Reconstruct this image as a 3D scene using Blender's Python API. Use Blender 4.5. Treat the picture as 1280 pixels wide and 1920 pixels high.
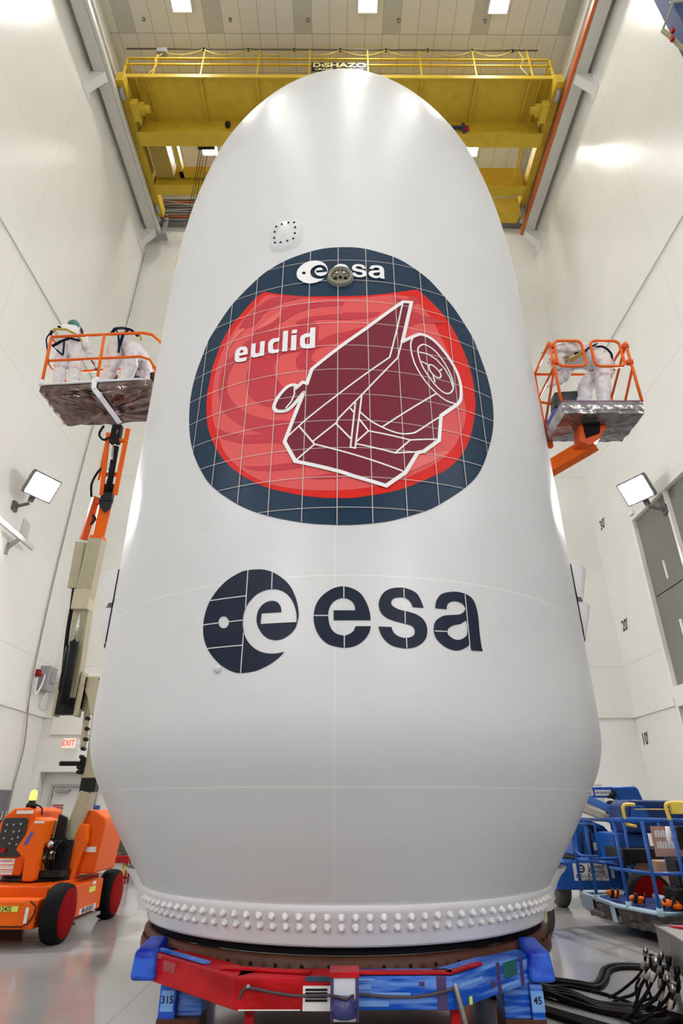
import bpy, bmesh, math, random
from mathutils import Vector, Matrix
R = math.radians
scn = bpy.context.scene
for o in list(bpy.data.objects): bpy.data.objects.remove(o)
col = scn.collection

# ---------------------------------------------------------------- camera
cam_d = bpy.data.cameras.new('camera'); cam = bpy.data.objects.new('camera', cam_d); col.objects.link(cam)
cam.location = (0, 0, 1.6); cam.rotation_euler = (R(90 + 26.7), 0, -0.0041)
cam_d.sensor_fit = 'VERTICAL'; cam_d.sensor_height = 36.0; cam_d.lens = 36.0 * 1097 / 1920
cam_d.clip_end = 200; scn.camera = cam
# ---------------------------------------------------------------- world, exposure
w = bpy.data.worlds.new('world'); scn.world = w; w.use_nodes = True
w.node_tree.nodes['Background'].inputs[0].default_value = (.9, .92, 1, 1)
w.node_tree.nodes['Background'].inputs[1].default_value = 0.0
scn.view_settings.view_transform = 'Standard'; scn.view_settings.look = 'None'
scn.view_settings.gamma = 1.0; scn.view_settings.use_curve_mapping = False
scn.view_settings.exposure = 0.10
CEIL_W = 114.0      # watts of each ceiling lamp
FLOOD_W = 680.0     # watts of each floodlight at the back (the two in view)
FLOOD_B = 115.0     # beside the camera
FLOOD_FILL = 540.0     # pair added behind the camera for fill, no lamp known there
LAMPS = [(x, y) for y in (14.6, 9.74, 4.88, 0.0, -4.9, -9.8) for x in (-5.3, 0.92, 5.3)]

# ---------------------------------------------------------------- materials
MATS = {}
def mat(name, color, rough=.5, metal=0, spec=.5, emit=None, es=0, coat=0, noise=0, nscale=8, bump=0, bscale=30, trans=0):
    if name in MATS: return MATS[name]
    m = bpy.data.materials.new(name); m.use_nodes = True; nt = m.node_tree; b = nt.nodes['Principled BSDF']
    c = tuple(color) + (1,)
    b.inputs['Base Color'].default_value = c; b.inputs['Roughness'].default_value = rough
    b.inputs['Metallic'].default_value = metal; b.inputs['Specular IOR Level'].default_value = spec
    b.inputs['Coat Weight'].default_value = coat; b.inputs['Coat Roughness'].default_value = .1
    if trans: b.inputs['Transmission Weight'].default_value = trans
    if emit: b.inputs['Emission Color'].default_value = tuple(emit) + (1,); b.inputs['Emission Strength'].default_value = es
    if noise or bump:
        tc = nt.nodes.new('ShaderNodeTexCoord')
        if noise:
            n = nt.nodes.new('ShaderNodeTexNoise'); n.inputs['Scale'].default_value = nscale; n.inputs['Detail'].default_value = 5
            nt.links.new(tc.outputs['Object'], n.inputs['Vector'])
            r = nt.nodes.new('ShaderNodeMapRange'); r.inputs[1].default_value = .3; r.inputs[2].default_value = .7
            r.inputs[3].default_value = 1 - noise; r.inputs[4].default_value = 1
            nt.links.new(n.outputs['Fac'], r.inputs[0])
            mx = nt.nodes.new('ShaderNodeMix'); mx.data_type = 'RGBA'; mx.blend_type = 'MULTIPLY'; mx.inputs[0].default_value = 1
            mx.inputs[6].default_value = c; nt.links.new(r.outputs[0], mx.inputs[7]); nt.links.new(mx.outputs[2], b.inputs['Base Color'])
        if bump:
            n2 = nt.nodes.new('ShaderNodeTexNoise'); n2.inputs['Scale'].default_value = bscale; n2.inputs['Detail'].default_value = 3
            nt.links.new(tc.outputs['Object'], n2.inputs['Vector'])
            bp = nt.nodes.new('ShaderNodeBump'); bp.inputs['Strength'].default_value = bump; bp.inputs['Distance'].default_value = .02
            nt.links.new(n2.outputs['Fac'], bp.inputs['Height']); nt.links.new(bp.outputs['Normal'], b.inputs['Normal'])
    MATS[name] = m; return m
def lin(r, g, b):
    f = lambda v: ((v / 255 + .055) / 1.055) ** 2.4 if v > 10 else v / 255 / 12.92
    return (f(r), f(g), f(b))

def lined(name, base, line, lines, rough=.3, bump=0, spec=.5, extra=None, blot=0.04, coat=0):
    """paint with thin seam lines; lines = list of (axis, position, half width, lo-axis, lo, hi)"""
    m = mat(name, base, rough, spec=spec, coat=coat); nt = m.node_tree; b = nt.nodes['Principled BSDF']
    tc = nt.nodes.new('ShaderNodeTexCoord'); sep = nt.nodes.new('ShaderNodeSeparateXYZ'); nt.links.new(tc.outputs['Object'], sep.inputs[0])
    def M(op, a, bb=None):
        n = nt.nodes.new('ShaderNodeMath'); n.operation = op
        for i, v in enumerate((a, bb)):
            if v is None: continue
            if isinstance(v, (int, float)): n.inputs[i].default_value = v
            else: nt.links.new(v, n.inputs[i])
        return n.outputs[0]
    tot = None
    for ln in lines:
        ax, pos, hw = ln[:3]
        k = M('LESS_THAN', M('ABSOLUTE', M('SUBTRACT', sep.outputs[ax], pos)), hw)
        if len(ln) > 3:
            k = M('MULTIPLY', k, M('MULTIPLY', M('GREATER_THAN', sep.outputs[ln[3]], ln[4]), M('LESS_THAN', sep.outputs[ln[3]], ln[5])))
        tot = k if tot is None else M('MAXIMUM', tot, k)
    n = nt.nodes.new('ShaderNodeTexNoise'); n.inputs['Scale'].default_value = .7; n.inputs['Detail'].default_value = 8
    nt.links.new(tc.outputs['Object'], n.inputs['Vector'])
    r = nt.nodes.new('ShaderNodeMapRange'); r.inputs[1].default_value = .3; r.inputs[2].default_value = .7
    r.inputs[3].default_value = 1 - blot; r.inputs[4].default_value = 1; nt.links.new(n.outputs['Fac'], r.inputs[0])
    mx = nt.nodes.new('ShaderNodeMix'); mx.data_type = 'RGBA'; mx.blend_type = 'MULTIPLY'; mx.inputs[0].default_value = 1
    mx.inputs[6].default_value = tuple(base) + (1,); nt.links.new(r.outputs[0], mx.inputs[7])
    src = mx.outputs[2]
    if extra: src = extra(nt, M, sep, src, tc)
    if tot is not None:
        m2 = nt.nodes.new('ShaderNodeMix'); m2.data_type = 'RGBA'; nt.links.new(tot, m2.inputs[0])
        nt.links.new(src, m2.inputs[6]); m2.inputs[7].default_value = tuple(line) + (1,); src = m2.outputs[2]
    nt.links.new(src, b.inputs['Base Color'])
    if bump:
        n2 = nt.nodes.new('ShaderNodeTexNoise'); n2.inputs['Scale'].default_value = 3.0; n2.inputs['Detail'].default_value = 3
        nt.links.new(tc.outputs['Object'], n2.inputs['Vector'])
        bp = nt.nodes.new('ShaderNodeBump'); bp.inputs['Strength'].default_value = bump; bp.inputs['Distance'].default_value = .02
        nt.links.new(n2.outputs['Fac'], bp.inputs['Height']); nt.links.new(bp.outputs['Normal'], b.inputs['Normal'])
    return m

ORANGE = mat('orange_paint', (.80, .125, .003), .38, spec=.25)
DKOR = mat('deep_orange_paint', (.6, .075, .006), .4, spec=.3)
TAN = mat('tan_paint', (.42, .38, .25), .45, noise=.1)
BLACK = mat('black_rubber', (.010, .010, .011), .6, spec=.15)
BLKM = mat('black_metal', (.014, .014, .015), .4, spec=.2, noise=.4)
WHITE = mat('white_paint', (.8, .8, .78), .4)
TAPE = mat('white_tape', (.78, .79, .82), .5)
GREY = mat('grey_metal', (.33, .33, .33), .4, metal=.3)
STEEL = mat('brushed_steel', (.5, .5, .5), .25, metal=1)
RED = mat('red_cover_cloth', (.24, .0015, .003), .7, spec=.06, bump=.2, bscale=14)
REDP = mat('red_paint', (.30, .006, .010), .45, spec=.2)
YEL = mat('crane_yellow', (.60, .41, .035), .5, spec=.25, noise=.15, nscale=3)
YELL = mat('bright_yellow', (.75, .55, .08), .45)
BLUE = mat('machine_blue', (.010, .085, .36), .35, spec=.35)
DBLUE = mat('dark_blue', (.006, .03, .13), .4, spec=.3)
LABEL = mat('label_white', (.75, .74, .72), .5)
LYEL = mat('label_yellow', (.75, .75, .1), .5)
INK = mat('ink_black', (.012, .012, .016), .6, spec=.15)
FILM = mat('static_film', (.27, .19, .18), .10, metal=.85, bump=.9, bscale=6, noise=.65, nscale=5)
FILMR = mat('grey_static_film', (.36, .34, .35), .2, metal=.8, bump=.7, bscale=12, noise=.5, nscale=7)
SUIT = mat('white_coverall_cloth', (.74, .72, .73), .8, bump=.5, bscale=9)
SKIN = mat('skin', (.5, .3, .22), .6)
CAP = mat('green_hair_cap', (.07, .2, .17), .8, bump=.5, bscale=40)
CAPW = mat('white_hood_cloth', (.6, .66, .66), .8)
NAVYW = mat('navy_webbing', (.008, .010, .035), .7, spec=.1)
YWEB = mat('yellow_webbing', (.6, .48, .1), .7)
BROWN = mat('brown_ring_paint', (.095, .032, .016), .45, spec=.25, noise=.35, nscale=6)
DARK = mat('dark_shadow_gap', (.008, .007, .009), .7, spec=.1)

# ---------------------------------------------------------------- helpers
def tag(o, label=None, cat=None, group=None, kind=None):
    if label: o['label'] = label
    if cat: o['category'] = cat
    if group: o['group'] = group
    if kind: o['kind'] = kind
    return o
def thing(name, label, cat, loc, group=None):
    o = bpy.data.objects.new(name, None); col.objects.link(o); o.location = loc; o.empty_display_size = .2
    return tag(o, label, cat, group)
def rootloc(o):
    while o.parent: o = o.parent
    return Vector(o.location)
class MB:
    def __init__(s): s.v = []; s.f = []; s.sm = []
    def add(s, vs, fs, smooth=False):
        n = len(s.v); s.v += [Vector(p) for p in vs]; s.f += [[i + n for i in f] for f in fs]; s.sm += [smooth] * len(fs); return s
    def box(s, x0, x1, y0, y1, z0, z1):
        return s.add([(x0, y0, z0), (x1, y0, z0), (x1, y1, z0), (x0, y1, z0), (x0, y0, z1), (x1, y0, z1), (x1, y1, z1), (x0, y1, z1)],
            [(0, 3, 2, 1), (4, 5, 6, 7), (0, 1, 5, 4), (1, 2, 6, 5), (2, 3, 7, 6), (3, 0, 4, 7)])
    def hexa(s, p): return s.add(p, [(0, 3, 2, 1), (4, 5, 6, 7), (0, 1, 5, 4), (1, 2, 6, 5), (2, 3, 7, 6), (3, 0, 4, 7)])
    def beam(s, a, b, w, h, up=(0, 0, 1), w2=None, h2=None):
        a = Vector(a); b = Vector(b); d = (b - a).normalized(); up = Vector(up)
        if abs(d.dot(up)) > .98: up = Vector((0, 1, 0))
        x = d.cross(up).normalized(); y = x.cross(d).normalized(); w2 = w2 or w; h2 = h2 or h
        P = [a - x*w/2 - y*h/2, a + x*w/2 - y*h/2, a + x*w/2 + y*h/2, a - x*w/2 + y*h/2,
             b - x*w2/2 - y*h2/2, b + x*w2/2 - y*h2/2, b + x*w2/2 + y*h2/2, b - x*w2/2 + y*h2/2]
        return s.hexa(P)
    def tube(s, pts, r, seg=8, closed=False):
        pts = [Vector(p) for p in pts]; n = len(pts); rings = []
        T = []
        for i in range(n):
            if closed: t = pts[(i+1) % n] - pts[i-1]
            else: t = pts[min(i+1, n-1)] - pts[max(i-1, 0)]
            T.append(t.normalized())
        up = Vector((0, 0, 1)) if abs(T[0].z) < .9 else Vector((0, 1, 0))
        x = T[0].cross(up).normalized()
        base = len(s.v); vs = []
        for i in range(n):
            x = (x - T[i] * x.dot(T[i])).normalized(); y = T[i].cross(x)
            ri = r[i] if isinstance(r, (list, tuple)) else r
            for k in range(seg):
                a = 2*math.pi*k/seg; vs.append(pts[i] + x*math.cos(a)*ri + y*math.sin(a)*ri)
        fs = []
        for i in range(n if closed else n-1):
            j = (i+1) % n
            for k in range(seg): fs.append((i*seg+k, i*seg+(k+1) % seg, j*seg+(k+1) % seg, j*seg+k))
        s.add(vs, fs, True)
        if not closed:
            s.f += [[base + k for k in range(seg)][::-1], [base + (n-1)*seg + k for k in range(seg)]]; s.sm += [False]*2
        return s
    def cyl(s, a, b, r, seg=20, r2=None): return s.tube([a, b], [r, r if r2 is None else r2], seg)
    def lathe(s, prof, o=(0, 0, 0), axis='z', seg=48, smooth=True, a0=0, a1=2*math.pi):
        o = Vector(o); full = abs(a1-a0-2*math.pi) < 1e-6; n = seg if full else seg+1; vs = []
        for r, h in prof:
            for k in range(n):
                a = a0 + (a1-a0)*k/seg; c, sn = math.cos(a)*r, math.sin(a)*r
                vs.append(o + (Vector((c, sn, h)) if axis == 'z' else Vector((h, c, sn)) if axis == 'x' else Vector((sn, h, c))))
        fs = []
        for i in range(len(prof)-1):
            for k in range(seg):
                k2 = (k+1) % n; fs.append((i*n+k, i*n+k2, (i+1)*n+k2, (i+1)*n+k))
        return s.add(vs, fs, smooth)
    def prism(s, poly, o, u, v, d):
        o = Vector(o); u = Vector(u); v = Vector(v); d = Vector(d); n = len(poly)
        a = [o + u*p[0] + v*p[1] for p in poly]; b = [p + d for p in a]
        return s.add(a + b, [list(range(n))[::-1], list(range(n, 2*n))] + [(i, (i+1) % n, n+(i+1) % n, n+i) for i in range(n)])
    def ball(s, c, r, seg=12, rings=8, sc=(1, 1, 1)):
        c = Vector(c); vs = []; fs = []
        for i in range(rings+1):
            t = math.pi*i/rings
            for k in range(seg):
                a = 2*math.pi*k/seg; vs.append(c + Vector((r*sc[0]*math.sin(t)*math.cos(a), r*sc[1]*math.sin(t)*math.sin(a), r*sc[2]*math.cos(t))))
        for i in range(rings):
            for k in range(seg): fs.append((i*seg+k, (i+1)*seg+k, (i+1)*seg+(k+1) % seg, i*seg+(k+1) % seg))
        return s.add(vs, fs, True)
    def flat(s, vs2, fs, o, u, v, off=0, n=None):
        o = Vector(o); u = Vector(u); v = Vector(v); nn = u.cross(v).normalized()
        return s.add([o + u*p[0] + v*p[1] + nn*off for p in vs2], fs)
    def text(s, t, o, u, v, size, off=.003, bold=.0, align='CENTER', squeeze=1):
        vs, fs = text2d(t, bold, align); return s.flat([(x*size*squeeze, y*size) for x, y in vs], fs, o, u, v, off)
    def build(s, name, m, parent=None, bevel=0, label=None, kind=None, subsurf=0):
        me = bpy.data.meshes.new(name); off = rootloc(parent) if parent else Vector()
        me.from_pydata([tuple(p - off) for p in s.v], [], s.f); me.polygons.foreach_set('use_smooth', s.sm); me.update()
        bm = bmesh.new(); bm.from_mesh(me); bmesh.ops.remove_doubles(bm, verts=bm.verts, dist=1e-5)
        bmesh.ops.recalc_face_normals(bm, faces=bm.faces); bm.to_mesh(me); bm.free()
        o = bpy.data.objects.new(name, me); col.objects.link(o)
        if m: me.materials.append(m)
        if parent: o.parent = parent
        if bevel:
            b = o.modifiers.new('bevel', 'BEVEL'); b.width = bevel; b.segments = 3; b.limit_method = 'ANGLE'; b.angle_limit = R(40); b.harden_normals = False
            for p in me.polygons: p.use_smooth = False
        if subsurf:
            q = o.modifiers.new('sub', 'SUBSURF'); q.levels = subsurf; q.render_levels = subsurf
        if label: o['label'] = label
        if kind: o['kind'] = kind
        return o
def _mesh_from_curve(cu):
    ob = bpy.data.objects.new('tmp', cu); col.objects.link(ob)
    dg = bpy.context.evaluated_depsgraph_get(); dg.update(); me = bpy.data.meshes.new_from_object(ob.evaluated_get(dg))
    vs = [(v.co.x, v.co.y) for v in me.vertices]; fs = [list(p.vertices) for p in me.polygons]
    bpy.data.objects.remove(ob); bpy.data.meshes.remove(me); return vs, fs
_tc = {}
def text2d(t, bold=0, align='CENTER'):
    k = (t, bold, align)
    if k not in _tc:
        cu = bpy.data.curves.new('t', 'FONT'); cu.body = t; cu.size = 1; cu.offset = bold; cu.align_x = align; cu.align_y = 'CENTER'; cu.fill_mode = 'FRONT' if hasattr(cu, 'fill_mode') else 'BOTH'
        cu.resolution_u = 3; _tc[k] = _mesh_from_curve(cu); bpy.data.curves.remove(cu)
    return _tc[k]
def fill2d(loops):
    cu = bpy.data.curves.new('f', 'CURVE'); cu.dimensions = '2D'; cu.fill_mode = 'BOTH'
    for L in loops:
        sp = cu.splines.new('POLY'); sp.points.add(len(L)-1)
        for p, q in zip(sp.points, L): p.co = (q[0], q[1], 0, 1)
        sp.use_cyclic_u = True
    r = _mesh_from_curve(cu); bpy.data.curves.remove(cu); return r
def smooth_pts(P, closed=False, n=5):
    """Catmull-Rom through the points"""
    m = len(P); out = []; g = (lambda i: P[i % m]) if closed else (lambda i: P[min(max(i, 0), m-1)])
    for i in range(m if closed else m-1):
        p0, p1, p2, p3 = [Vector(g(i+k)) for k in (-1, 0, 1, 2)]
        for k in range(n):
            t = k/n; out.append(.5*((2*p1) + (-p0+p2)*t + (2*p0-5*p1+4*p2-p3)*t*t + (-p0+3*p1-3*p2+p3)*t**3))
    if not closed: out.append(Vector(P[-1]))
    return [tuple(p) for p in out]
def stroke(P, w, closed=False):
    """outline polygon of a 2-D polyline of width w, mitred"""
    P = [Vector(p[:2]) for p in P]; n = len(P); Lf = []; Rt = []
    for i in range(n):
        a = P[i] - P[i-1] if (i > 0 or closed) else P[1] - P[0]
        b = P[(i+1) % n] - P[i] if (i < n-1 or closed) else P[-1] - P[-2]
        a = a.normalized(); b = b.normalized(); t = (a+b)
        t = t.normalized() if t.length > .1 else a
        nn = Vector((-t.y, t.x)); k = max(.45, abs(t.dot(b))); d = nn * (w/2/k)
        Lf.append(tuple(P[i]+d)); Rt.append(tuple(P[i]-d))
    return Lf, Rt
def rrect(w, h, r, n=4):
    out = []
    for cx, cy, a0 in ((w/2-r, h/2-r, 0), (-w/2+r, h/2-r, 90), (-w/2+r, -h/2+r, 180), (w/2-r, -h/2+r, 270)):
        for k in range(n+1): a = R(a0+90*k/n); out.append((cx+r*math.cos(a), cy+r*math.sin(a)))
    return out
def copy_tree(o, parent=None):
    c = o.copy(); col.objects.link(c); c.parent = parent
    for ch in [x for x in bpy.data.objects if x.parent == o]: copy_tree(ch, c)
    return c
def struct(o, nm=None): o['kind'] = 'structure'; return o
X, Y, Z = Vector((1, 0, 0)), Vector((0, 1, 0)), Vector((0, 0, 1))

# ================================================================ the hall
XL, XR, YB, YF, ZC = -8.0, 8.05, 16.7, -12.0, 25.6
WALLC = (.80, .80, .76)
lines_side = [(2, 5.12, .012), (2, 11.3, .012), (2, 17.2, .01), (2, 20.9, .008), (1, 10.3, .008), (1, 4.5, .008), (1, -1.4, .008)]
WALLM = lined('wall_panel_paint', WALLC, (.66, .65, .61), lines_side, rough=.26, bump=.10, coat=.08)
BACKM = lined('back_wall_paint', WALLC, (.66, .65, .61), [(2, 5.12, .012), (2, 11.3, .012), (2, 17.2, .01)], rough=.3, bump=.08)
def ceil_extra(nt, M, sep, src, tc):
    a = M('LESS_THAN', M('MODULO', M('ADD', sep.outputs[0], 16.85), 3.05), .61)
    b = M('LESS_THAN', M('MODULO', M('ADD', sep.outputs[1], 22.24), 6.1), 2.44)
    k = M('MULTIPLY', a, b)
    m2 = nt.nodes.new('ShaderNodeMix'); m2.data_type = 'RGBA'; nt.links.new(k, m2.inputs[0]); nt.links.new(src, m2.inputs[6]); m2.inputs[7].default_value = (.48, .485, .44, 1)
    fx = M('LESS_THAN', M('MODULO', M('ADD', sep.outputs[0], 16.85), .61), .022)
    fy = M('LESS_THAN', M('MODULO', M('ADD', sep.outputs[1], 22.24), 1.22), .025)
    m3 = nt.nodes.new('ShaderNodeMix'); m3.data_type = 'RGBA'; nt.links.new(M('MAXIMUM', fx, fy), m3.inputs[0]); nt.links.new(m2.outputs[2], m3.inputs[6]); m3.inputs[7].default_value = (.38, .37, .34, 1)
    return m3.outputs[2]
CEILM = lined('ceiling_tiles', (.68, .665, .60), (.3, .3, .3), [], rough=.6, extra=ceil_extra)
FLOORM = lined('floor_epoxy', (.345, .34, .33), (.2, .2, .19), [(0, -1.9, .007), (0, 3.9, .007), (0, -6.5, .007), (1, 9.7, .007), (1, 3.6, .007)], rough=.12, spec=.42, bump=.05, blot=.18)
struct(MB().box(XL-.3, XR+.3, YF-.3, YB+.9, -.3, 0).build('floor', FLOORM))
struct(MB().box(XL-.3, XR+.3, YF-.3, YB+.9, ZC, ZC+.3).build('ceiling', CEILM))
struct(MB().box(XL-.3, XL, YF-.3, YB+.9, 0, ZC).build('wall_left', WALLM))
# right wall with the opening of the big panelled door
b = MB(); dy0, dy1 = 2.0, 14.45
b.box(XR, XR+.3, YF-.3, dy0, 0, ZC); b.box(XR, XR+.3, dy1, YB+.9, 0, ZC); b.box(XR, XR+.3, dy0, dy1, 8.64, ZC)
b.box(XR+.2, XR+.3, dy0, dy1, 0, 8.64); struct(b.build('wall_right', WALLM))
# back wall with a recess for the exit door
b = MB(); b.box(XL, -7.78, YB, YB+.9, 0, 2.4); b.box(-5.95, XR, YB, YB+.9, 0, ZC); b.box(XL, -5.95, YB, YB+.9, 2.4, ZC); b.box(-7.78, -5.95, YB+.35, YB+.9, 0, 2.4)
struct(b.build('wall_back', BACKM))
struct(MB().box(XL-.3, XR+.3, YF-.3, YF, 0, ZC).build('wall_front', BACKM))
# trims: band at 3.8 m round the room, baseboards
TRIM = mat('trim_white', (.78, .77, .72), .35)
struct(MB().box(XL, XL+.05, YF, YB, 3.74, 3.92).build('trim_1', TRIM))
b = MB(); b.box(XL, XR, YB-.05, YB, 3.74, 3.92); struct(b.build('trim_2', TRIM))
struct(MB().box(XR-.05, XR, dy1+.06, YB, 3.74, 3.92).build('trim_3', TRIM))
BASEM = mat('baseboard_grey', (.33, .34, .33), .4)
struct(MB().box(XL, XL+.02, YF, YB, 0, .16).build('baseboard_left', BASEM))
struct(MB().box(-5.95, XR, YB-.02, YB, 0, .16).build('baseboard_back', BASEM))
struct(MB().box(XR-.02, XR, dy1+.1, YB, 0, .16).build('baseboard_right', BASEM))
# dark louvred band on the back wall just under the ceiling
b = MB(); b.box(XL+.02, XR-.02, YB-.25, YB, 23.45, 24.9)
for k in range(9): b.box(XL+.02, XR-.02, YB-.32, YB-.25, 23.5+k*.16, 23.56+k*.16)
struct(b.build('trim_4', mat('louvre_grey', (.2, .2, .19), .5)))
# exit door in the recess
d = struct(thing('door_1', 'white steel exit door in the recess at the back left corner', 'door', (-6.95, YB+.34, 0)))
MB().box(-7.47, -6.42, YB+.29, YB+.345, .01, 2.05).build('door_leaf', mat('door_paint', (.7, .69, .65), .35), d, .004)
b = MB(); b.box(-7.55, -7.48, YB+.25, YB+.35, 0, 2.12); b.box(-6.41, -6.34, YB+.25, YB+.35, 0, 2.12); b.box(-7.48, -6.41, YB+.25, YB+.35, 2.055, 2.12)
b.build('door_frame', mat('frame_grey', (.45, .45, .43), .4), d)
b = MB(); b.box(-7.38, -7.02, YB+.17, YB+.29, 1.93, 2.0); b.beam((-7.2, YB+.2, 2.02), (-6.75, YB+.14, 2.03), .03, .015); b.beam((-6.75, YB+.14, 2.03), (-6.95, YB+.26, 2.06), .03, .015)
b.build('door_closer', GREY, d, .006)
b = MB(); b.cyl((-6.52, YB+.29, 1.0), (-6.52, YB+.22, 1.0), .02); b.cyl((-6.53, YB+.22, 1.0), (-6.66, YB+.22, 1.0), .012); b.build('door_handle', STEEL, d)
sg = MB().box(-7.41, -7.13, YB+.28, YB+.289, 1.36, 1.64).build('door_sign', mat('sign_red', (.35, .02, .03), .5), d, label='dark red warning sign with white lines of writing')
b = MB()
for k, (t, z) in enumerate((('AUTHORIZED', 1.59), ('PERSONNEL', 1.53), ('ONLY', 1.46), ('NO ENTRY', 1.40))): b.text(t, (-7.27, YB+.279, z), X, Z, .05, .001, .01)
b.build('lettering', LABEL, sg)
# grey panelled door in the right wall
PAN = mat('door_panel_grey', (.20, .20, .18), .5, spec=.25)
d = struct(thing('door_2', 'tall grey panelled hangar door in the right wall', 'door', (XR+.1, 8.2, 0)))
for (z0, z1) in ((4.15, 6.38), (6.41, 8.6), (.05, 1.8), (1.83, 3.66)):
    for (y0, y1) in ((12.76, 14.40), (10.95, 12.68), (9.15, 10.9), (7.35, 9.1), (5.55, 7.3), (3.75, 5.5), (2.05, 3.7)):
        MB().box(XR+.08, XR+.14, y0, y1, z0, z1).build('door_panel', PAN, d)
b = MB(); b.box(XR-.03, XR+.2, 14.4, 14.5, 0, 8.7); b.box(XR-.03, XR+.2, 2.0, 14.4, 8.6, 8.7); b.box(XR-.05, XR+.2, 2.0, 14.4, 3.7, 4.15); b.box(XR-.02, XR+.2, 12.68, 12.76, 0, 8.6)
for y in (10.92, 9.12, 7.32, 5.52, 3.72): b.box(XR+.06, XR+.15, y-.02, y+.02, 0, 8.6)
b.build('door_frame', TRIM, d)
for y, z in ((13.6, 6.62), (13.55, 5.1), (11.8, 6.62)): MB().box(XR+.04, XR+.08, y-.03, y+.03, z, z+.48).build('door_handle', WHITE, d, .005)
d = tag(MB().box(XR-.08, XR, 14.2, 14.4, 8.72, 8.84).build('junction_box', WHITE, None, .01), 'small white box above the corner of the grey hangar door', 'junction box')
# numbers painted on the wall as height marks
for t, y, z in (("10'", 16.38, 3.17), ("20'", 16.12, 6.15), ("30'", 16.12, 9.3)):
    o = MB().text(t, (XR-.003, y, z), -Y, Z, .42, .002, .02, squeeze=.75).build('height_mark', INK)
    tag(o, {"10'": 'lowest black height mark on the right wall, reading ten', "20'": 'middle black height mark on the right wall, reading twenty', "30'": 'topmost black height mark on the right wall, reading thirty'}[t], 'height mark')
# white duct box above the exit door, exit sign
tag(MB().box(-7.72, -6.05, YB-.07, YB, 3.3, 3.74).box(-7.72, -6.05, YB-.07, YB, 3.93, 4.9).build('wall_panel', TRIM, None, .01), 'white raised wall panel above the exit sign at the back left corner', 'panel')
e = thing('exit_sign', 'small lit EXIT sign with red letters above the exit door', 'exit sign', (-7.1, YB-.08, 3.0))
EX = Vector((-7.1, YB-.2, 3.08))
MB().box(-7.26, -6.94, YB-.21, YB-.15, 2.96, 3.2).build('housing', mat('sign_face', (.8, .74, .68), .4, emit=(1, .75, .6), es=.35), e, .01)
MB().text('EXIT', (-7.1, YB-.213, 3.08), X, Z, .2, .002, .02, squeeze=.8).build('lettering', mat('exit_red', (.8, .03, .02), .5, emit=(1, .05, .03), es=1.6), e)
MB().box(-7.12, -7.08, YB-.15, YB, 3.05, 3.12).build('bracket', GREY, e)
# fire extinguisher cabinet, red cart beside it, papers on the wall
e = thing('extinguisher_cabinet', 'grey fire extinguisher cabinet on the back wall', 'cabinet', (-5.38, YB, .65))
b = MB(); b.box(-5.56, -5.5, YB-.12, YB, .42, 1.2); b.box(-5.16, -5.1, YB-.12, YB, .42, 1.2); b.box(-5.5, -5.16, YB-.12, YB, 1.14, 1.2); b.box(-5.5, -5.16, YB-.12, YB, .42, .48); b.box(-5.5, -5.16, YB-.02, YB, .48, 1.14)
b.build('frame', GREY, e)
b = MB(); b.cyl((-5.33, YB-.06, .5), (-5.33, YB-.06, .88), .05); b.cyl((-5.33, YB-.06, .88), (-5.33, YB-.06, .96), .02); b.build('extinguisher', REDP, e)
MB().box(-5.5, -5.16, YB-.115, YB-.11, .48, 1.14).build('pane', mat('cab_glass', (.5, .55, .55), .05, trans=.9), e)
e = thing('tool_box', 'red tool box cart on the floor below the extinguisher cabinet', 'tool box', (-5.15, 16.0, 0))
b = MB(); b.box(-5.4, -4.9, 15.85, 16.15, .42, .56); b.build('tray', REDP, e, .01)
b = MB(); 
for sx in (-5.38, -4.94):
    for sy in (15.88, 16.1): b.box(sx, sx+.03, sy, sy+.03, .0, .42)
b.box(-5.38, -4.92, 15.88, 16.12, .1, .13); b.build('frame', REDP, e)
MB().tube([(-5.25, 16, .56), (-5.25, 16, .66), (-5.08, 16, .66), (-5.08, 16, .56)], .01, 6).build('handle', BLKM, e)
b = MB(); b.cyl((-5.0, 15.99, .14), (-5.0, 15.99, .4), .06); b.build('cylinder', YELL, e)
for x, z, wd, h, l in ((-5.85, 1.62, .3, .42, 'grey printed notice on the back wall beside the door recess'), (-5.9, 1.38, .0, .0, '')):
    if wd:
        o = MB().box(x, x+wd, YB-.01, YB, z-.2, z+h-.2).build('notice', mat('paper_grey', (.5, .5, .5), .6)); tag(o, l, 'notice')
o = MB().box(-6.5+.02, -6.2, YB+.33, YB+.349, 1.5, 1.62).build('door_number_sign', mat('sign_blue', (.05, .1, .4), .4)); tag(o, 'small blue sign beside the exit door', 'sign')
# ---------------------------------------------------------------- ceiling lights
LAMPE = mat('lamp_panel', (1, 1, 1), .5, emit=(1, .975, .91), es=CEIL_W / (math.pi * .36))
def flood_mat(nm, W): return mat(nm, (1, 1, 1), .5, emit=(.98, .96, 1), es=W / (math.pi * .29))
FLOODE = flood_mat('flood_panel', FLOOD_W)
lx, ly = LAMPS[4]
cl = thing('ceiling_light', 'square ceiling light', 'ceiling light', (0, 0, ZC), 'square ceiling lights')
b = MB(); b.box(-.34, .34, -.34, -.3, ZC-.12, ZC); b.box(-.34, .34, .3, .34, ZC-.12, ZC); b.box(-.34, -.3, -.3, .3, ZC-.12, ZC); b.box(.3, .34, -.3, .3, ZC-.12, ZC); b.box(-.3, .3, -.3, .3, ZC-.05, ZC)
b.build('frame', WHITE, cl)
MB().box(-.3, .3, -.3, .3, ZC-.11, ZC-.09).build('diffuser', LAMPE, cl)
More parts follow.
